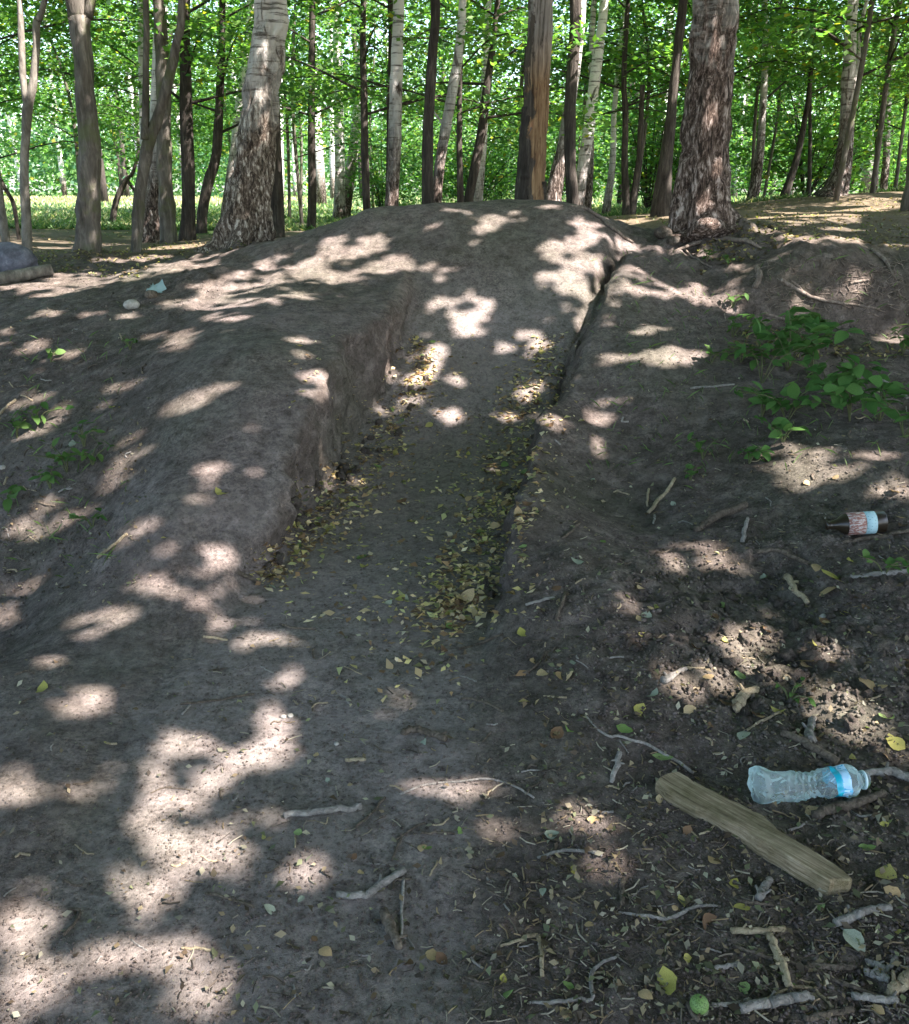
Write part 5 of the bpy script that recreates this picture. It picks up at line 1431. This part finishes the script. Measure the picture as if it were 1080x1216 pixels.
def small_things():
    G = ray([(830, 1200)])[0]; R = 9.6 / FPX * np.linalg.norm(G - [0, 0, CAM_Z])
    V, F = lump(R, 3, .03, 3, (1, 1, .95), 2)
    m, n, l = new_mat('walnut_husk')
    tc = N(n, 'ShaderNodeTexCoord').outputs['Object']
    sp = ramp(n, l, noise(n, l, 320, 4, .7, tc), [(.46, (0, 0, 0)), (.58, (1, 1, 1))])
    finish(m, n, l, mix(n, l, sp, (.17, .27, .085), (.08, .13, .04)), .5)
    wn_ = empty('walnut', G); tag(wn_, 'small round green walnut in its speckled husk at the bottom edge', 'walnut')
    V[:, 2] += R * .85; mesh_obj('husk', V, F, m, wn_)
    st = Bag(); C, Rr = catmull([(0, 0, R * 1.7), (.002, .001, R * 1.95)], [.0022, .0015], 4); st.tube(C, Rr, k=6); st.obj('stalk', M['stick_brown'], wn_)
    # boulder
    m, n, l = new_mat('grey_rock')
    tc = N(n, 'ShaderNodeTexCoord').outputs['Object']
    nz = noise(n, l, 9, 6, .7, tc)
    finish(m, n, l, ramp(n, l, nz, [(.3, (.045, .045, .055)), (.6, (.16, .16, .19)), (.8, (.36, .36, .40))]), .85, nz, .7, .03)
    G = np.array(pix(12, 323, 8.3)); G[2] = float(H(G[0:1], G[1:2])[0])
    V, F = lump(.21, 4, .16, 8, (1.15, .7, .72)); V[:, 2] += .10
    tag(mesh_obj('boulder', V, F, m, loc=G), 'dark mottled grey boulder at the left edge', 'boulder')
    # log in front of it
    a, b_ = np.array(pix(-26, 334, 7.75)), np.array(pix(62, 325, 8.1))
    for q in (a, b_): q[2] = float(H(q[0:1], q[1:2])[0]) + .045
    lg = empty('log', a); tag(lg, 'short pale log lying on the soil in front of the boulder', 'log')
    C, Rr = catmull([(0, 0, 0), (b_ - a) * .5, b_ - a], [.055, .052, .048], 26)
    V, F4, F3 = tube(C, Rr, k=16, rough=.13, seed=3, freq=9)
    mesh_obj('bark', V, tris(F4, F3), M['bark_pale'], lg)
    # scrap of pale blue film by the berm
    G = ray([(186, 347)])[0]
    x, y = np.meshgrid(np.linspace(-1, 1, 8), np.linspace(-1, 1, 7))
    V = np.stack([x * .055 * (1 + .8 * vnoise(y * 2.3, x * 2, 3)), y * .045 * (1 + .9 * vnoise(x * 2.1, y, 5)), .035 + .03 * y + .07 * vnoise(x * 2.2, y * 2.2, 4)], -1).reshape(-1, 3)
    F = np.array([[r * 8 + c_, r * 8 + c_ + 1, r * 8 + 9 + c_, r * 8 + 8 + c_] for r in range(6) for c_ in range(7)])
    m, n, l = new_mat('pale_film'); finish(m, n, l, (.26, .36, .35), .5, spec=.4)
    tag(mesh_obj('plastic_scrap', V, F, m, loc=G), 'crumpled scrap of pale blue plastic film on the edge of the berm', 'scrap')
    # pale stones
    m, n, l = new_mat('pale_stone')
    finish(m, n, l, ramp(n, l, noise(n, l, 40, 5, .7, N(n, 'ShaderNodeTexCoord').outputs['Object']), [(.3, (.22, .20, .17)), (.7, (.45, .42, .37))]), .8)
    for u, v, r, lab in [(157, 365, 9, 'whitish stone left of the pale blue film scrap'), (180, 352, 8, 'dark stone beside the pale blue film scrap'), (978, 733, 4, 'small white pebble under the withered stalk'),
                         (788, 281, 12, 'pale lump of soil at the foot of the thickest birch'), (800, 288, 8, 'smaller pale lump of soil at the foot of the thickest birch'), (3, 556, 4, 'small white pebble at the left edge'),
                         (400, 884, 3, 'tiny white pebble in the middle of the path'), (345, 851, 4, 'pale chip of stone in the middle of the path'), (337, 852, 3.5, 'pale pebble beside the chip of stone')]:
        G = ray([(u, v)])[0]; R = r / FPX * np.linalg.norm(G - [0, 0, CAM_Z])
        V, F = lump(R, 2, .2, int(u), (1, .9, .65)); V[:, 2] += R * .3
        tag(mesh_obj('stone', V, F, M['soil'] if 'soil' in lab else m if 'dark' not in lab else M['stick_brown'], loc=G), lab, 'stone')
small_things()

# ------------------------------------------------------------------ fallen leaves
def leaf_grid(curl, fold, seed, lobes=0.0, nx=4, ny=6, wide=.62):
    """a curled leaf, length 1 along y"""
    s = np.linspace(0, 1, ny); V = []
    for i, t in enumerate(s):
        wdt = wide * .5 * (math.sin(math.pi * t ** .8) ** .8) * (1 + lobes * math.sin(t * 17)) + .01
        for j in range(nx + 1):
            x = (j / nx * 2 - 1)
            V.append((x * wdt, t - .5, curl * ((t - .5) ** 2) * 1.4 + fold * abs(x) * wdt + .05 * float(vnoise(np.array([x * 1.5 + seed]), np.array([t * 3]), seed)[0])))
    V = np.array(V)
    F = np.array([[i * (nx + 1) + j, i * (nx + 1) + j + 1, (i + 1) * (nx + 1) + j + 1, (i + 1) * (nx + 1) + j] for i in range(ny - 1) for j in range(nx)])
    V[:, 2] -= V[:, 2].min()
    return V, F

M['leaf_tan'] = mat_plain_leaf('leaf_tan', (.43, .30, .15), (.64, .48, .27), .2, (.17, .11, .055))
M['leaf_yellow'] = mat_plain_leaf('leaf_yellow', (.42, .40, .10), (.52, .46, .16), .3, (.27, .2, .07))
M['leaf_brown'] = mat_plain_leaf('leaf_brown', (.12, .072, .04), (.23, .145, .08), .15, (.07, .045, .028))
M['leaf_green'] = mat_plain_leaf('leaf_green', (.20, .31, .09), (.32, .42, .17), .35, (.14, .18, .06))
M['leaf_grey'] = mat_plain_leaf('leaf_grey', (.26, .30, .22), (.38, .41, .31), .2, (.2, .2, .15))
LEAFMESH = {}
def leaf_protos():
    rg = np.random.default_rng(3)
    for mname in ('leaf_tan', 'leaf_yellow', 'leaf_brown', 'leaf_green', 'leaf_grey'):
        L = []
        for v in range(4):
            V, F = leaf_grid(rg.uniform(-.5, .9), rg.uniform(-.2, .5), v + 2, .06 * v, wide=rg.uniform(.55, .85))
            o = mesh_obj('fallen_leaf', V, F, M[mname]); L.append(o.data); bpy.data.objects.remove(o)
        LEAFMESH[mname] = L
leaf_protos()

def place_leaf(P, size, mname, label, group=None, yaw=None, tilt=.3, v=None, name='fallen_leaf'):
    o = bpy.data.objects.new(name, LEAFMESH[mname][random.randrange(4) if v is None else v])
    COL.objects.link(o)
    o.location = (P[0], P[1], P[2] + .002 + size * .04)
    o.rotation_euler = (random.gauss(0, tilt), random.gauss(0, tilt), random.uniform(0, 6.28) if yaw is None else yaw)
    o.scale = (size, size, size * random.uniform(.6, 1.1))
    tag(o, label, 'leaf', group)
    return o

HAND = [
 (507,1010,13,'leaf_green','bright green leaf in the centre foreground'),(787,903,24,'leaf_green','long fresh green leaf above the plank'),(742,868,20,'leaf_green','pale green leaf on the dark soil left of the wavy twig'),
 (793,1170,30,'leaf_yellow','yellow green leaf half curled near the bottom edge left of the walnut'),(1051,1043,34,'leaf_yellow','large yellow leaf near the lower right edge'),(881,1080,19,'leaf_yellow','pale yellow oval leaf right of the forked pale twig'),
 (872,1053,18,'leaf_yellow','cupped pale yellow leaf below the plank'),(675,1172,13,'leaf_green','small round teal green leaf at the bottom'),(320,1082,16,'leaf_grey','grey green leaf below the lower left sun patches'),
 (1014,1121,28,'leaf_grey','broad grey green leaf by the sunlit stick'),(128,884,11,'leaf_yellow','lime yellow leaf on the left foreground'),(50,820,18,'leaf_yellow','single yellow leaf at the left of the path'),
 (263,587,19,'leaf_yellow','bright yellow leaf on top of the berm'),(133,485,10,'leaf_yellow','yellow leaf on the upper berm flank'),(197,640,12,'leaf_yellow','small yellow leaf low on the berm'),
 (430,664,17,'leaf_green','clustered yellow green leaf on the trench floor'),(433,674,13,'leaf_yellow','small yellow leaf touching the clustered one on the trench floor'),(86,529,11,'leaf_grey','round grey green leaf among the weeds left of the berm'),
 (482,712,12,'leaf_grey','pale leaf on the trench floor nearest the leaf piles'),(461,717,11,'leaf_grey','greyish leaf left of the pale one on the trench floor'),(553,712,30,'leaf_tan','large curled tan leaf at the near end of the right leaf pile'),
 (545,722,22,'leaf_tan','folded tan leaf below the large curled one'),(680,788,11,'leaf_grey','round whitish leaf on the right bank'),(663,796,10,'leaf_grey','thin whitish leaf beside the round one on the right bank'),
 (685,668,16,'leaf_grey','pale leaf high on the right bank'),(658,690,12,'leaf_tan','tan leaf on the right bank near the twig'),(992,690,40,'leaf_yellow','big withered yellow green leaf standing on the dug soil'),
 (985,704,24,'leaf_tan','crumpled tan leaf at the foot of the withered one'),(880,832,22,'leaf_tan','ragged tan leaf among the sunlit clods'),(955,787,26,'leaf_tan','yellowish dry leaf on the dug clods'),
 (985,788,24,'leaf_tan','second dry leaf on the dug clods, right of the yellowish one'),(1030,815,24,'leaf_tan','flat tan leaf on the sunlit soil near the right edge'),(1064,885,20,'leaf_yellow','crumpled pale yellow leaf at the right edge above the bottle'),
 (1052,899,16,'leaf_tan','tan leaf under the crumpled pale yellow one'),(967,966,20,'leaf_tan','curled brown edged leaf under the water bottle'),(1030,1010,18,'leaf_green','pale green scrap of leaf right of the plank end'),
 (1060,1062,18,'leaf_tan','dry tan leaf under the large yellow leaf'),(1040,1000,16,'leaf_green','small green leaf at the right of the plank'),(705,975,14,'leaf_tan','upright dry leaf casting a shadow in the sun patch'),
 (681,1035,13,'leaf_yellow','pale yellow leaf on the edge of a sun patch'),(655,993,17,'leaf_grey','pale grey leaf left of the upright dry leaf'),(546,988,11,'leaf_green','pale green leaf at the tip of the level thin twig'),
 (598,1165,11,'leaf_yellow','bottom most pale yellow leaf in the centre'),(605,1182,15,'leaf_green','small pale leaf below the bottom pale yellow one'),(672,1205,16,'leaf_tan','tan leaf at the bottom edge'),
 (354,990,11,'leaf_green','small green leaf under the smooth grey stick'),(700,1100,11,'leaf_tan','tan leaf right of the bent pale stick'),(645,1061,12,'leaf_grey','pale crumpled leaf in the centre right'),
 (612,1042,9,'leaf_grey','pale little leaf near the centre'),(840,1097,22,'leaf_brown','brown leaf under the forked pale twig'),(1062,585,14,'leaf_tan','tan leaf on the right sun patch'),
 (862,762,12,'leaf_yellow','pale yellow leaf on the dug soil'),(825,770,15,'leaf_brown','brown leaf on the left of the dug clods'),(760,767,15,'leaf_brown','pinkish brown leaf on the lit clod'),
 (742,820,10,'leaf_yellow','yellow leaf at the left foot of the clods'),(684,803,9,'leaf_grey','white leaf at the left of the dug soil'),
]
def fallen_leaves():
    cam_p = np.array([0, 0, CAM_Z])
    G = ray([(h[0], h[1]) for h in HAND])
    for (u, v, wpx, mn, lab), P in zip(HAND, G):
        place_leaf(P, wpx * 1.15 / FPX * np.linalg.norm(P - cam_p) * .88, mn, lab, None, tilt=.32)
    rg = np.random.default_rng(19)
    def band(ctrl, n):
        ctrl = np.array(ctrl, float); s = rg.random(n) * (len(ctrl) - 1.001); i = s.astype(int); f = (s - i)[:, None]
        q = ctrl[i] * (1 - f) + ctrl[i + 1] * f
        return np.stack([q[:, 0] + rg.normal(0, 1, n) * q[:, 2] * .5, q[:, 1] + rg.normal(0, 1, n) * q[:, 2] * .35], 1)
    right = [(530,738,40),(545,705,50),(558,672,52),(578,640,50),(594,605,50),(604,565,56),(612,525,60),(620,488,52),(638,455,36),(660,405,20)]
    left = [(325,690,24),(350,650,48),(378,618,52),(408,592,50),(435,565,46),(458,528,34),(482,490,26),(505,440,20),(495,405,16)]
    def take(uv, n, place, weights):
        P = ray(uv)
        for p in P:
            cn, mn = [('tan', 'leaf_tan'), ('yellow', 'leaf_yellow'), ('brown', 'leaf_brown'), ('greenish', 'leaf_green'), ('greyish', 'leaf_grey')][rg.choice(5, p=weights)]
            lab = 'small %s fallen leaf %s' % (cn, place)
            place_leaf(p, rg.uniform(.032, .060) * (.62 if 'foreground' in place else 1), mn, lab, lab.replace('leaf ', 'leaves ', 1), tilt=.35)
    take(band(right, 95), 95, 'in the drift along the right wall of the trench', [.50, .18, .22, .06, .04])
    take(band(left, 70), 70, 'in the drift along the left wall of the trench', [.40, .15, .15, .2, .1])
    uv = np.stack([rg.uniform(610, 1080, 60), rg.uniform(560, 880, 60)], 1); take(uv, 60, 'scattered on the shaded right bank', [.3, .12, .3, .13, .15])
    uv = np.stack([rg.uniform(300, 1080, 40), rg.uniform(880, 1216, 40)], 1); take(uv, 40, 'scattered on the dark foreground soil', [.3, .12, .25, .13, .2])
    # the finer litter: past counting
    def litter(name, lab, uv, s0, s1, pal, tilt=.45):
        P = ray(uv); n = len(P)
        dist = np.linalg.norm(P - cam_p, axis=1)
        P[:, 2] += .004 + .010 * rg.random(n)
        cols = np.array(pal)[rg.integers(0, len(pal), n)] * rg.uniform(.65, 1.25, (n, 1))
        V, F, C = leaf_cloud(P, unit(rg.normal(size=(n, 3)) * tilt + [0, 0, 1]), s0 + (s1 - s0) * rg.random(n) ** 2.2, cols * rg.uniform(.5, 1.1, (n, 1)), .58, rg.normal(.06, .16, n))
        tag(mesh_obj(name, V, F, M['litter_leaf'], None, {'tint': ('FLOAT_COLOR', C)}, smooth=False), lab, None, None, 'stuff')
    tanp = [(.64, .47, .25), (.74, .57, .33), (.44, .28, .15), (.25, .15, .08), (.68, .57, .24), (.44, .43, .20), (.76, .62, .42)]
    uvb = np.vstack([band(right, 1750), band([(470,800,90),(505,760,80),(545,715,70)], 160), band(left, 1350), np.stack([rg.uniform(340, 640, 700), rg.uniform(400, 740, 700)], 1)])
    litter('leaf_litter', 'drifts of fine dry leaf litter along both trench walls', uvb, .018, .055, tanp, .28)
    n = 5600
    uv = np.stack([rg.uniform(640, 1200, n), 330 + 886 * rg.random(n)], 1)
    uv = np.vstack([uv, np.stack([rg.uniform(0, 180, 900), rg.uniform(330, 720, 900)], 1), np.stack([rg.uniform(250, 700, 700), rg.uniform(700, 1216, 700)], 1), np.stack([rg.uniform(0, 300, 260), rg.uniform(780, 1216, 260)], 1)])
    litter('fine_litter', 'fine scattered bits of dry leaf and bark over the soil', uv, .005, .03, [(.20, .15, .09), (.30, .24, .15), (.10, .07, .045), (.36, .33, .24), (.16, .17, .09)])
    n = 5200
    uv = np.vstack([np.stack([rg.uniform(690, 1080, n), 236 + 190 * rg.random(n) ** 1.2], 1), np.stack([rg.uniform(0, 300, 2600), rg.uniform(256, 330, 2600)], 1)])
    Q = ray(uv)
    edge = 1.75 + .25 * fbm(Q[:, 1] * 1.5, Q[:, 0], 2, 8)
    uv = uv[((Q[:, 0] > edge) | (Q[:, 1] > 8.4) | (Q[:, 0] < -2.5)) & (fbm(Q[:, 0] * 1.1, Q[:, 1] * 1.1, 3, 12) > -.18)]
    litter('plateau_litter', 'dry leaf litter on the slopes between the trees', uv, .025, .055, [(.26, .19, .10), (.34, .27, .14), (.16, .11, .06), (.38, .34, .12), (.15, .18, .07)])
fallen_leaves()

# ------------------------------------------------------------------ soil clods and crumbs
def clods():
    rg = np.random.default_rng(23)
    protos = []
    for s in range(4):
        V, F = lump(1, 3, .62, 50 + s, (1, .85, .6), 1.5); V = V + .10 * RNG.normal(size=V.shape) * .5
        o = mesh_obj('soil_clod', V, F, M['soil'], smooth=False); protos.append(o.data); bpy.data.objects.remove(o)
    uv = np.stack([np.concatenate([rg.normal(905, 70, 75), rg.normal(1040, 40, 25)]).clip(745, 1078), np.concatenate([rg.normal(780, 42, 75), rg.normal(740, 60, 25)]).clip(690, 900)], 1)
    for i, p in enumerate(ray(uv)):
        o = bpy.data.objects.new('soil_clod', protos[i % 4]); COL.objects.link(o)
        r = rg.uniform(.008, .020) if i > 14 else rg.uniform(.02, .032)
        o.location = (p[0], p[1], p[2] + r * .12); o.rotation_euler = tuple(rg.uniform(0, 6.28, 3)); o.scale = (r, r, r)
        tag(o, 'crumbly clod of dug soil on the churned right bank', 'clod', 'soil clods on the churned right bank')
    foot = np.array([(300,690),(330,650),(360,612),(392,582),(420,560),(446,528),(470,500),(488,470),(500,430),(592,700),(612,640),(628,590),(642,540),(655,500)], float)
    q = foot[rg.integers(0, len(foot), 46)] + np.stack([rg.normal(-6, 9, 46), rg.normal(0, 12, 46)], 1)
    for i, p in enumerate(ray(q)):
        o = bpy.data.objects.new('soil_clod', protos[i % 4]); COL.objects.link(o)
        r = rg.uniform(.012, .034)
        o.location = (p[0], p[1], p[2] + r * .15); o.rotation_euler = tuple(rg.uniform(0, 6.28, 3)); o.scale = (r, r, r)
        tag(o, 'lump of soil fallen from the cut edge of the trench', 'clod', 'soil lumps at the foot of the trench walls')
    # crumbs
    n = 40000
    u = rg.uniform(-100, 1180, n); v = 330 + 900 * rg.random(n)
    P = ray(np.stack([u, v], 1))
    _, rough = zones(P[:, 0], P[:, 1])
    k = rg.random(n) < (.45 + .9 * rough); P = P[k]; rough = rough[k]; n = len(P)
    O = np.array([(1, 0, 0), (-1, 0, 0), (0, 1, 0), (0, -1, 0), (0, 0, .8), (0, 0, -.8)], float)
    FO = np.array([(0, 2, 4), (2, 1, 4), (1, 3, 4), (3, 0, 4), (2, 0, 5), (1, 2, 5), (3, 1, 5), (0, 3, 5)])
    r = rg.uniform(.002, .006, n) * (1 + 1.5 * rough * rg.random(n))
    V = (O[None] * rg.uniform(.6, 1.3, (n, 6, 1)) * r[:, None, None])
    a = rg.uniform(0, 6.28, n); cs, sn = np.cos(a)[:, None], np.sin(a)[:, None]
    V = np.stack([V[..., 0] * cs - V[..., 1] * sn, V[..., 0] * sn + V[..., 1] * cs, V[..., 2]], -1) + (P + np.stack([0 * r, 0 * r, r * .4], 1))[:, None]
    F = (FO[None] + (np.arange(n) * 6)[:, None, None]).reshape(-1, 3)
    z = np.zeros(n * 6)
    tag(mesh_obj('soil_crumbs', V.reshape(-1, 3), F, M['soil'], None, {'packed': ('FLOAT', z + .4)}, smooth=False), 'small soil crumbs and grit over the ground', None, None, 'stuff')
clods()

# ------------------------------------------------------------------ green seedlings and weeds
M['seedling'] = mat_plain_leaf('seedling_leaf', (.06, .15, .035), (.125, .25, .065), .4)
M['weed'] = mat_plain_leaf('weed_leaf', (.06, .14, .03), (.13, .22, .06), .35)
M['stem_green'] = mat_bark('stem_green', (.06, .08, .03), (.12, .13, .06), (.18, .16, .09), 8, 40, .2)
SEED = []
def seed_protos():
    for mname in ('seedling', 'weed'):
        L = []
        for v in range(3):
            V, F = leaf_grid(-.12 - .12 * v, .16, v + 12, .05, wide=.46 + .06 * v)
            V[:, 1] += .5; V[:, 2] -= V[np.abs(V[:, 1]).argmin(), 2]
            o = mesh_obj('leaf', V, F, M[mname]); L.append(o.data); bpy.data.objects.remove(o)
        SEED.append(L)
seed_protos()
PLANTS = [
 (905,455,12,.28,.11,0,'broad leaved seedling at the upper left of the green clump'),(935,440,14,.32,.12,0,'tallest broad leaved seedling of the green clump on the right slope'),(965,445,12,.28,.12,0,'seedling in the middle of the green clump'),
 (985,470,11,.22,.11,0,'seedling low in the middle of the green clump'),(1010,500,12,.22,.11,0,'drooping seedling at the lower right of the green clump'),(1045,500,11,.22,.11,0,'seedling with hanging leaves near the right edge'),
 (1075,520,9,.2,.10,0,'seedling cut by the right edge below the hanging one'),(935,500,9,.2,.10,0,'seedling at the lower left of the green clump'),(905,495,6,.14,.10,0,'small seedling on the left fringe of the green clump'),
 (930,525,6,.10,.10,0,'short seedling with two big leaves just above the sun patch'),(890,550,7,.09,.07,0,'small light green seedling left of the sun patch'),(985,405,10,.18,.09,1,'sunlit yellow green weed on top of the green clump'),
 (945,405,9,.16,.09,1,'bright weed at the top left of the green clump'),(1072,420,9,.16,.09,1,'bright weed at the right edge under the ledge'),(870,400,9,.14,.07,1,'low weed patch below the left end of the ledge'),
 (845,430,8,.10,.06,1,'tiny weed left of the green clump'),(880,430,8,.12,.07,1,'spindly weed beside the green clump'),(835,545,8,.10,.06,1,'spindly weed on the right slope by the leaning tan stick'),
 (820,570,6,.07,.05,1,'tiny weed just above the leaning tan stick'),(870,365,7,.1,.06,1,'weed sprig on the pale slope left of the ledge'),(1050,683,9,.08,.045,1,'small bright weed growing by the grey pole'),
 (938,833,8,.05,.03,1,'tiny green sprout under the dug clods'),(20,520,9,.12,.07,1,'weed at the left edge in the hollow'),(45,505,8,.12,.07,1,'weed beside the sun patch left of the berm'),
 (80,560,10,.14,.06,1,'leafy weed in the hollow left of the berm'),(100,530,9,.12,.06,1,'weed at the flank of the berm'),(110,552,8,.1,.05,1,'trailing weed below the flank weed'),(10,600,7,.1,.08,1,'broad weed at the left edge above the big sun patch'),
 (60,580,8,.1,.06,1,'sprawling weed with thin stalks left of the berm'),(110,625,7,.08,.05,1,'small weed at the lower flank of the berm'),(155,415,6,.06,.05,1,'tiny weed on the upper berm'),(60,430,7,.08,.06,1,'thin weed on the left slope'),
 (840,310,7,.08,.06,1,'grassy tuft in front of the thickest birch'),(865,315,6,.06,.05,1,'second grassy tuft in front of the thickest birch'),
]
def twig_debris():
    """matted bits of twig, stalk and bark: past counting"""
    rg = np.random.default_rng(67)
    n = 2600
    u = np.concatenate([rg.uniform(560, 1180, 1500), rg.uniform(200, 1150, 600), rg.uniform(600, 1180, 500)]); v = np.concatenate([900 + 316 * rg.random(1500) ** .8, rg.uniform(700, 1216, 600), rg.uniform(420, 900, 500)])
    P = ray(np.stack([u, v], 1)); a = rg.uniform(0, 6.28, n); L = .006 + .05 * rg.random(n) ** 2.2; r = rg.uniform(.0007, .0024, n)
    d = np.stack([np.cos(a), np.sin(a), rg.normal(0, .12, n)], 1); sd = np.stack([-np.sin(a), np.cos(a), 0 * a], 1); up = np.array([0, 0, 1.0])
    P[:, 2] += r * 1.0 + .001
    bend = sd * (rg.normal(0, .12, n) * L)[:, None]
    A_, B_, C_ = P - d * L[:, None] * .5, P + bend, P + d * L[:, None] * .5
    V = np.stack([Q + off for Q in (A_, B_, C_) for off in (sd * r[:, None], -sd * r[:, None], up * r[:, None] * 1.5)], 1)
    f = np.array([(3 * s + i, 3 * s + (i + 1) % 3, 3 * s + 3 + (i + 1) % 3, 3 * s + 3 + i) for s in range(2) for i in range(3)])
    F = (f[None] + (np.arange(n) * 9)[:, None, None]).reshape(-1, 4)
    cols = np.array([(.20, .17, .13), (.10, .078, .06), (.05, .04, .03), (.34, .30, .23), (.27, .20, .12)])[rg.integers(0, 5, n)] * rg.uniform(.7, 1.2, (n, 1))
    C = np.ones((n, 9, 4)); C[:, :, :3] = cols[:, None]
    tag(mesh_obj('twig_debris', V.reshape(-1, 3), F, M['litter_leaf'], None, {'tint': ('FLOAT_COLOR', C.reshape(-1, 4))}, smooth=False), 'matted bits of twig and stalk over the dark soil', None, None, 'stuff')
twig_debris()

def plants():
    rg = np.random.default_rng(29)
    for (u, v, nl, hgt, ls, kind, lab) in PLANTS:
        G = ray([(u, v)])[0]
        t = tag(empty('seedling' if kind == 0 else 'weed', G), lab, 'plant', 'broad leaved seedlings of the right slope' if kind == 0 else 'low weeds')
        b = Bag()
        ns = 5 if kind == 0 else 4
        tips = []
        for s in range(ns):
            a = rg.uniform(0, 6.28); sp = hgt * rg.uniform(.4, 1.5)
            C, R = catmull([(0, 0, -.01), (math.cos(a) * sp * .3, math.sin(a) * sp * .3, hgt * .6), (math.cos(a) * sp, math.sin(a) * sp, hgt * rg.uniform(.7, 1.1))], [.0035, .003, .0015], 9)
            tag(mesh_obj('stem', *(lambda q: (q[0], tris(q[1], q[2])))(tube(C, R, k=5)), M['stem_green'], t))
            tips.append((C, a))
        for i in range(int(nl * (1.8 if kind else 3.0))):
            C, a0 = tips[i % ns]; q = C[int(rg.integers(3, 9))]
            o = bpy.data.objects.new('leaf', SEED[kind][i % 3]); COL.objects.link(o); o.parent = t
            o.location = tuple(q)
            o.rotation_euler = (rg.normal(-.1, .4), rg.normal(0, .45), rg.uniform(0, 6.28))
            s = ls * (1.0 if kind else 1.0) * rg.uniform(.6, 1.2); o.scale = (s, s, s)
plants()

def ground_grass():
    """sparse thin blades on the shaded slopes"""
    rg = np.random.default_rng(37)
    uv = np.vstack([np.stack([rg.uniform(700, 1080, 420), rg.uniform(300, 560, 420)], 1), np.stack([rg.uniform(0, 150, 130), rg.uniform(400, 690, 130)], 1)])
    P = ray(uv); n = len(P)
    a = rg.uniform(0, 6.28, n); s = np.stack([np.cos(a), np.sin(a), 0 * a], 1) * .0015
    h1 = rg.uniform(.02, .06, n); ln = np.stack([rg.normal(0, .03, n), rg.normal(0, .03, n), h1], 1)
    V = np.stack([P - s, P + s, P + ln * .6 + s * .8, P + ln * [1.5, 1.5, 1]], 1).reshape(-1, 3); F = np.arange(4 * n).reshape(n, 4)
    C = np.ones((n, 4, 4)); C[:, :, :3] = (np.array([.10, .15, .05]) * rg.uniform(.6, 1.4, (n, 1)))[:, None]
    tag(mesh_obj('thin_grass', V, F, M['grass'], None, {'tint': ('FLOAT_COLOR', C.reshape(-1, 4))}, smooth=False), 'sparse thin grass blades on the shaded slopes', None, None, 'stuff')
ground_grass()
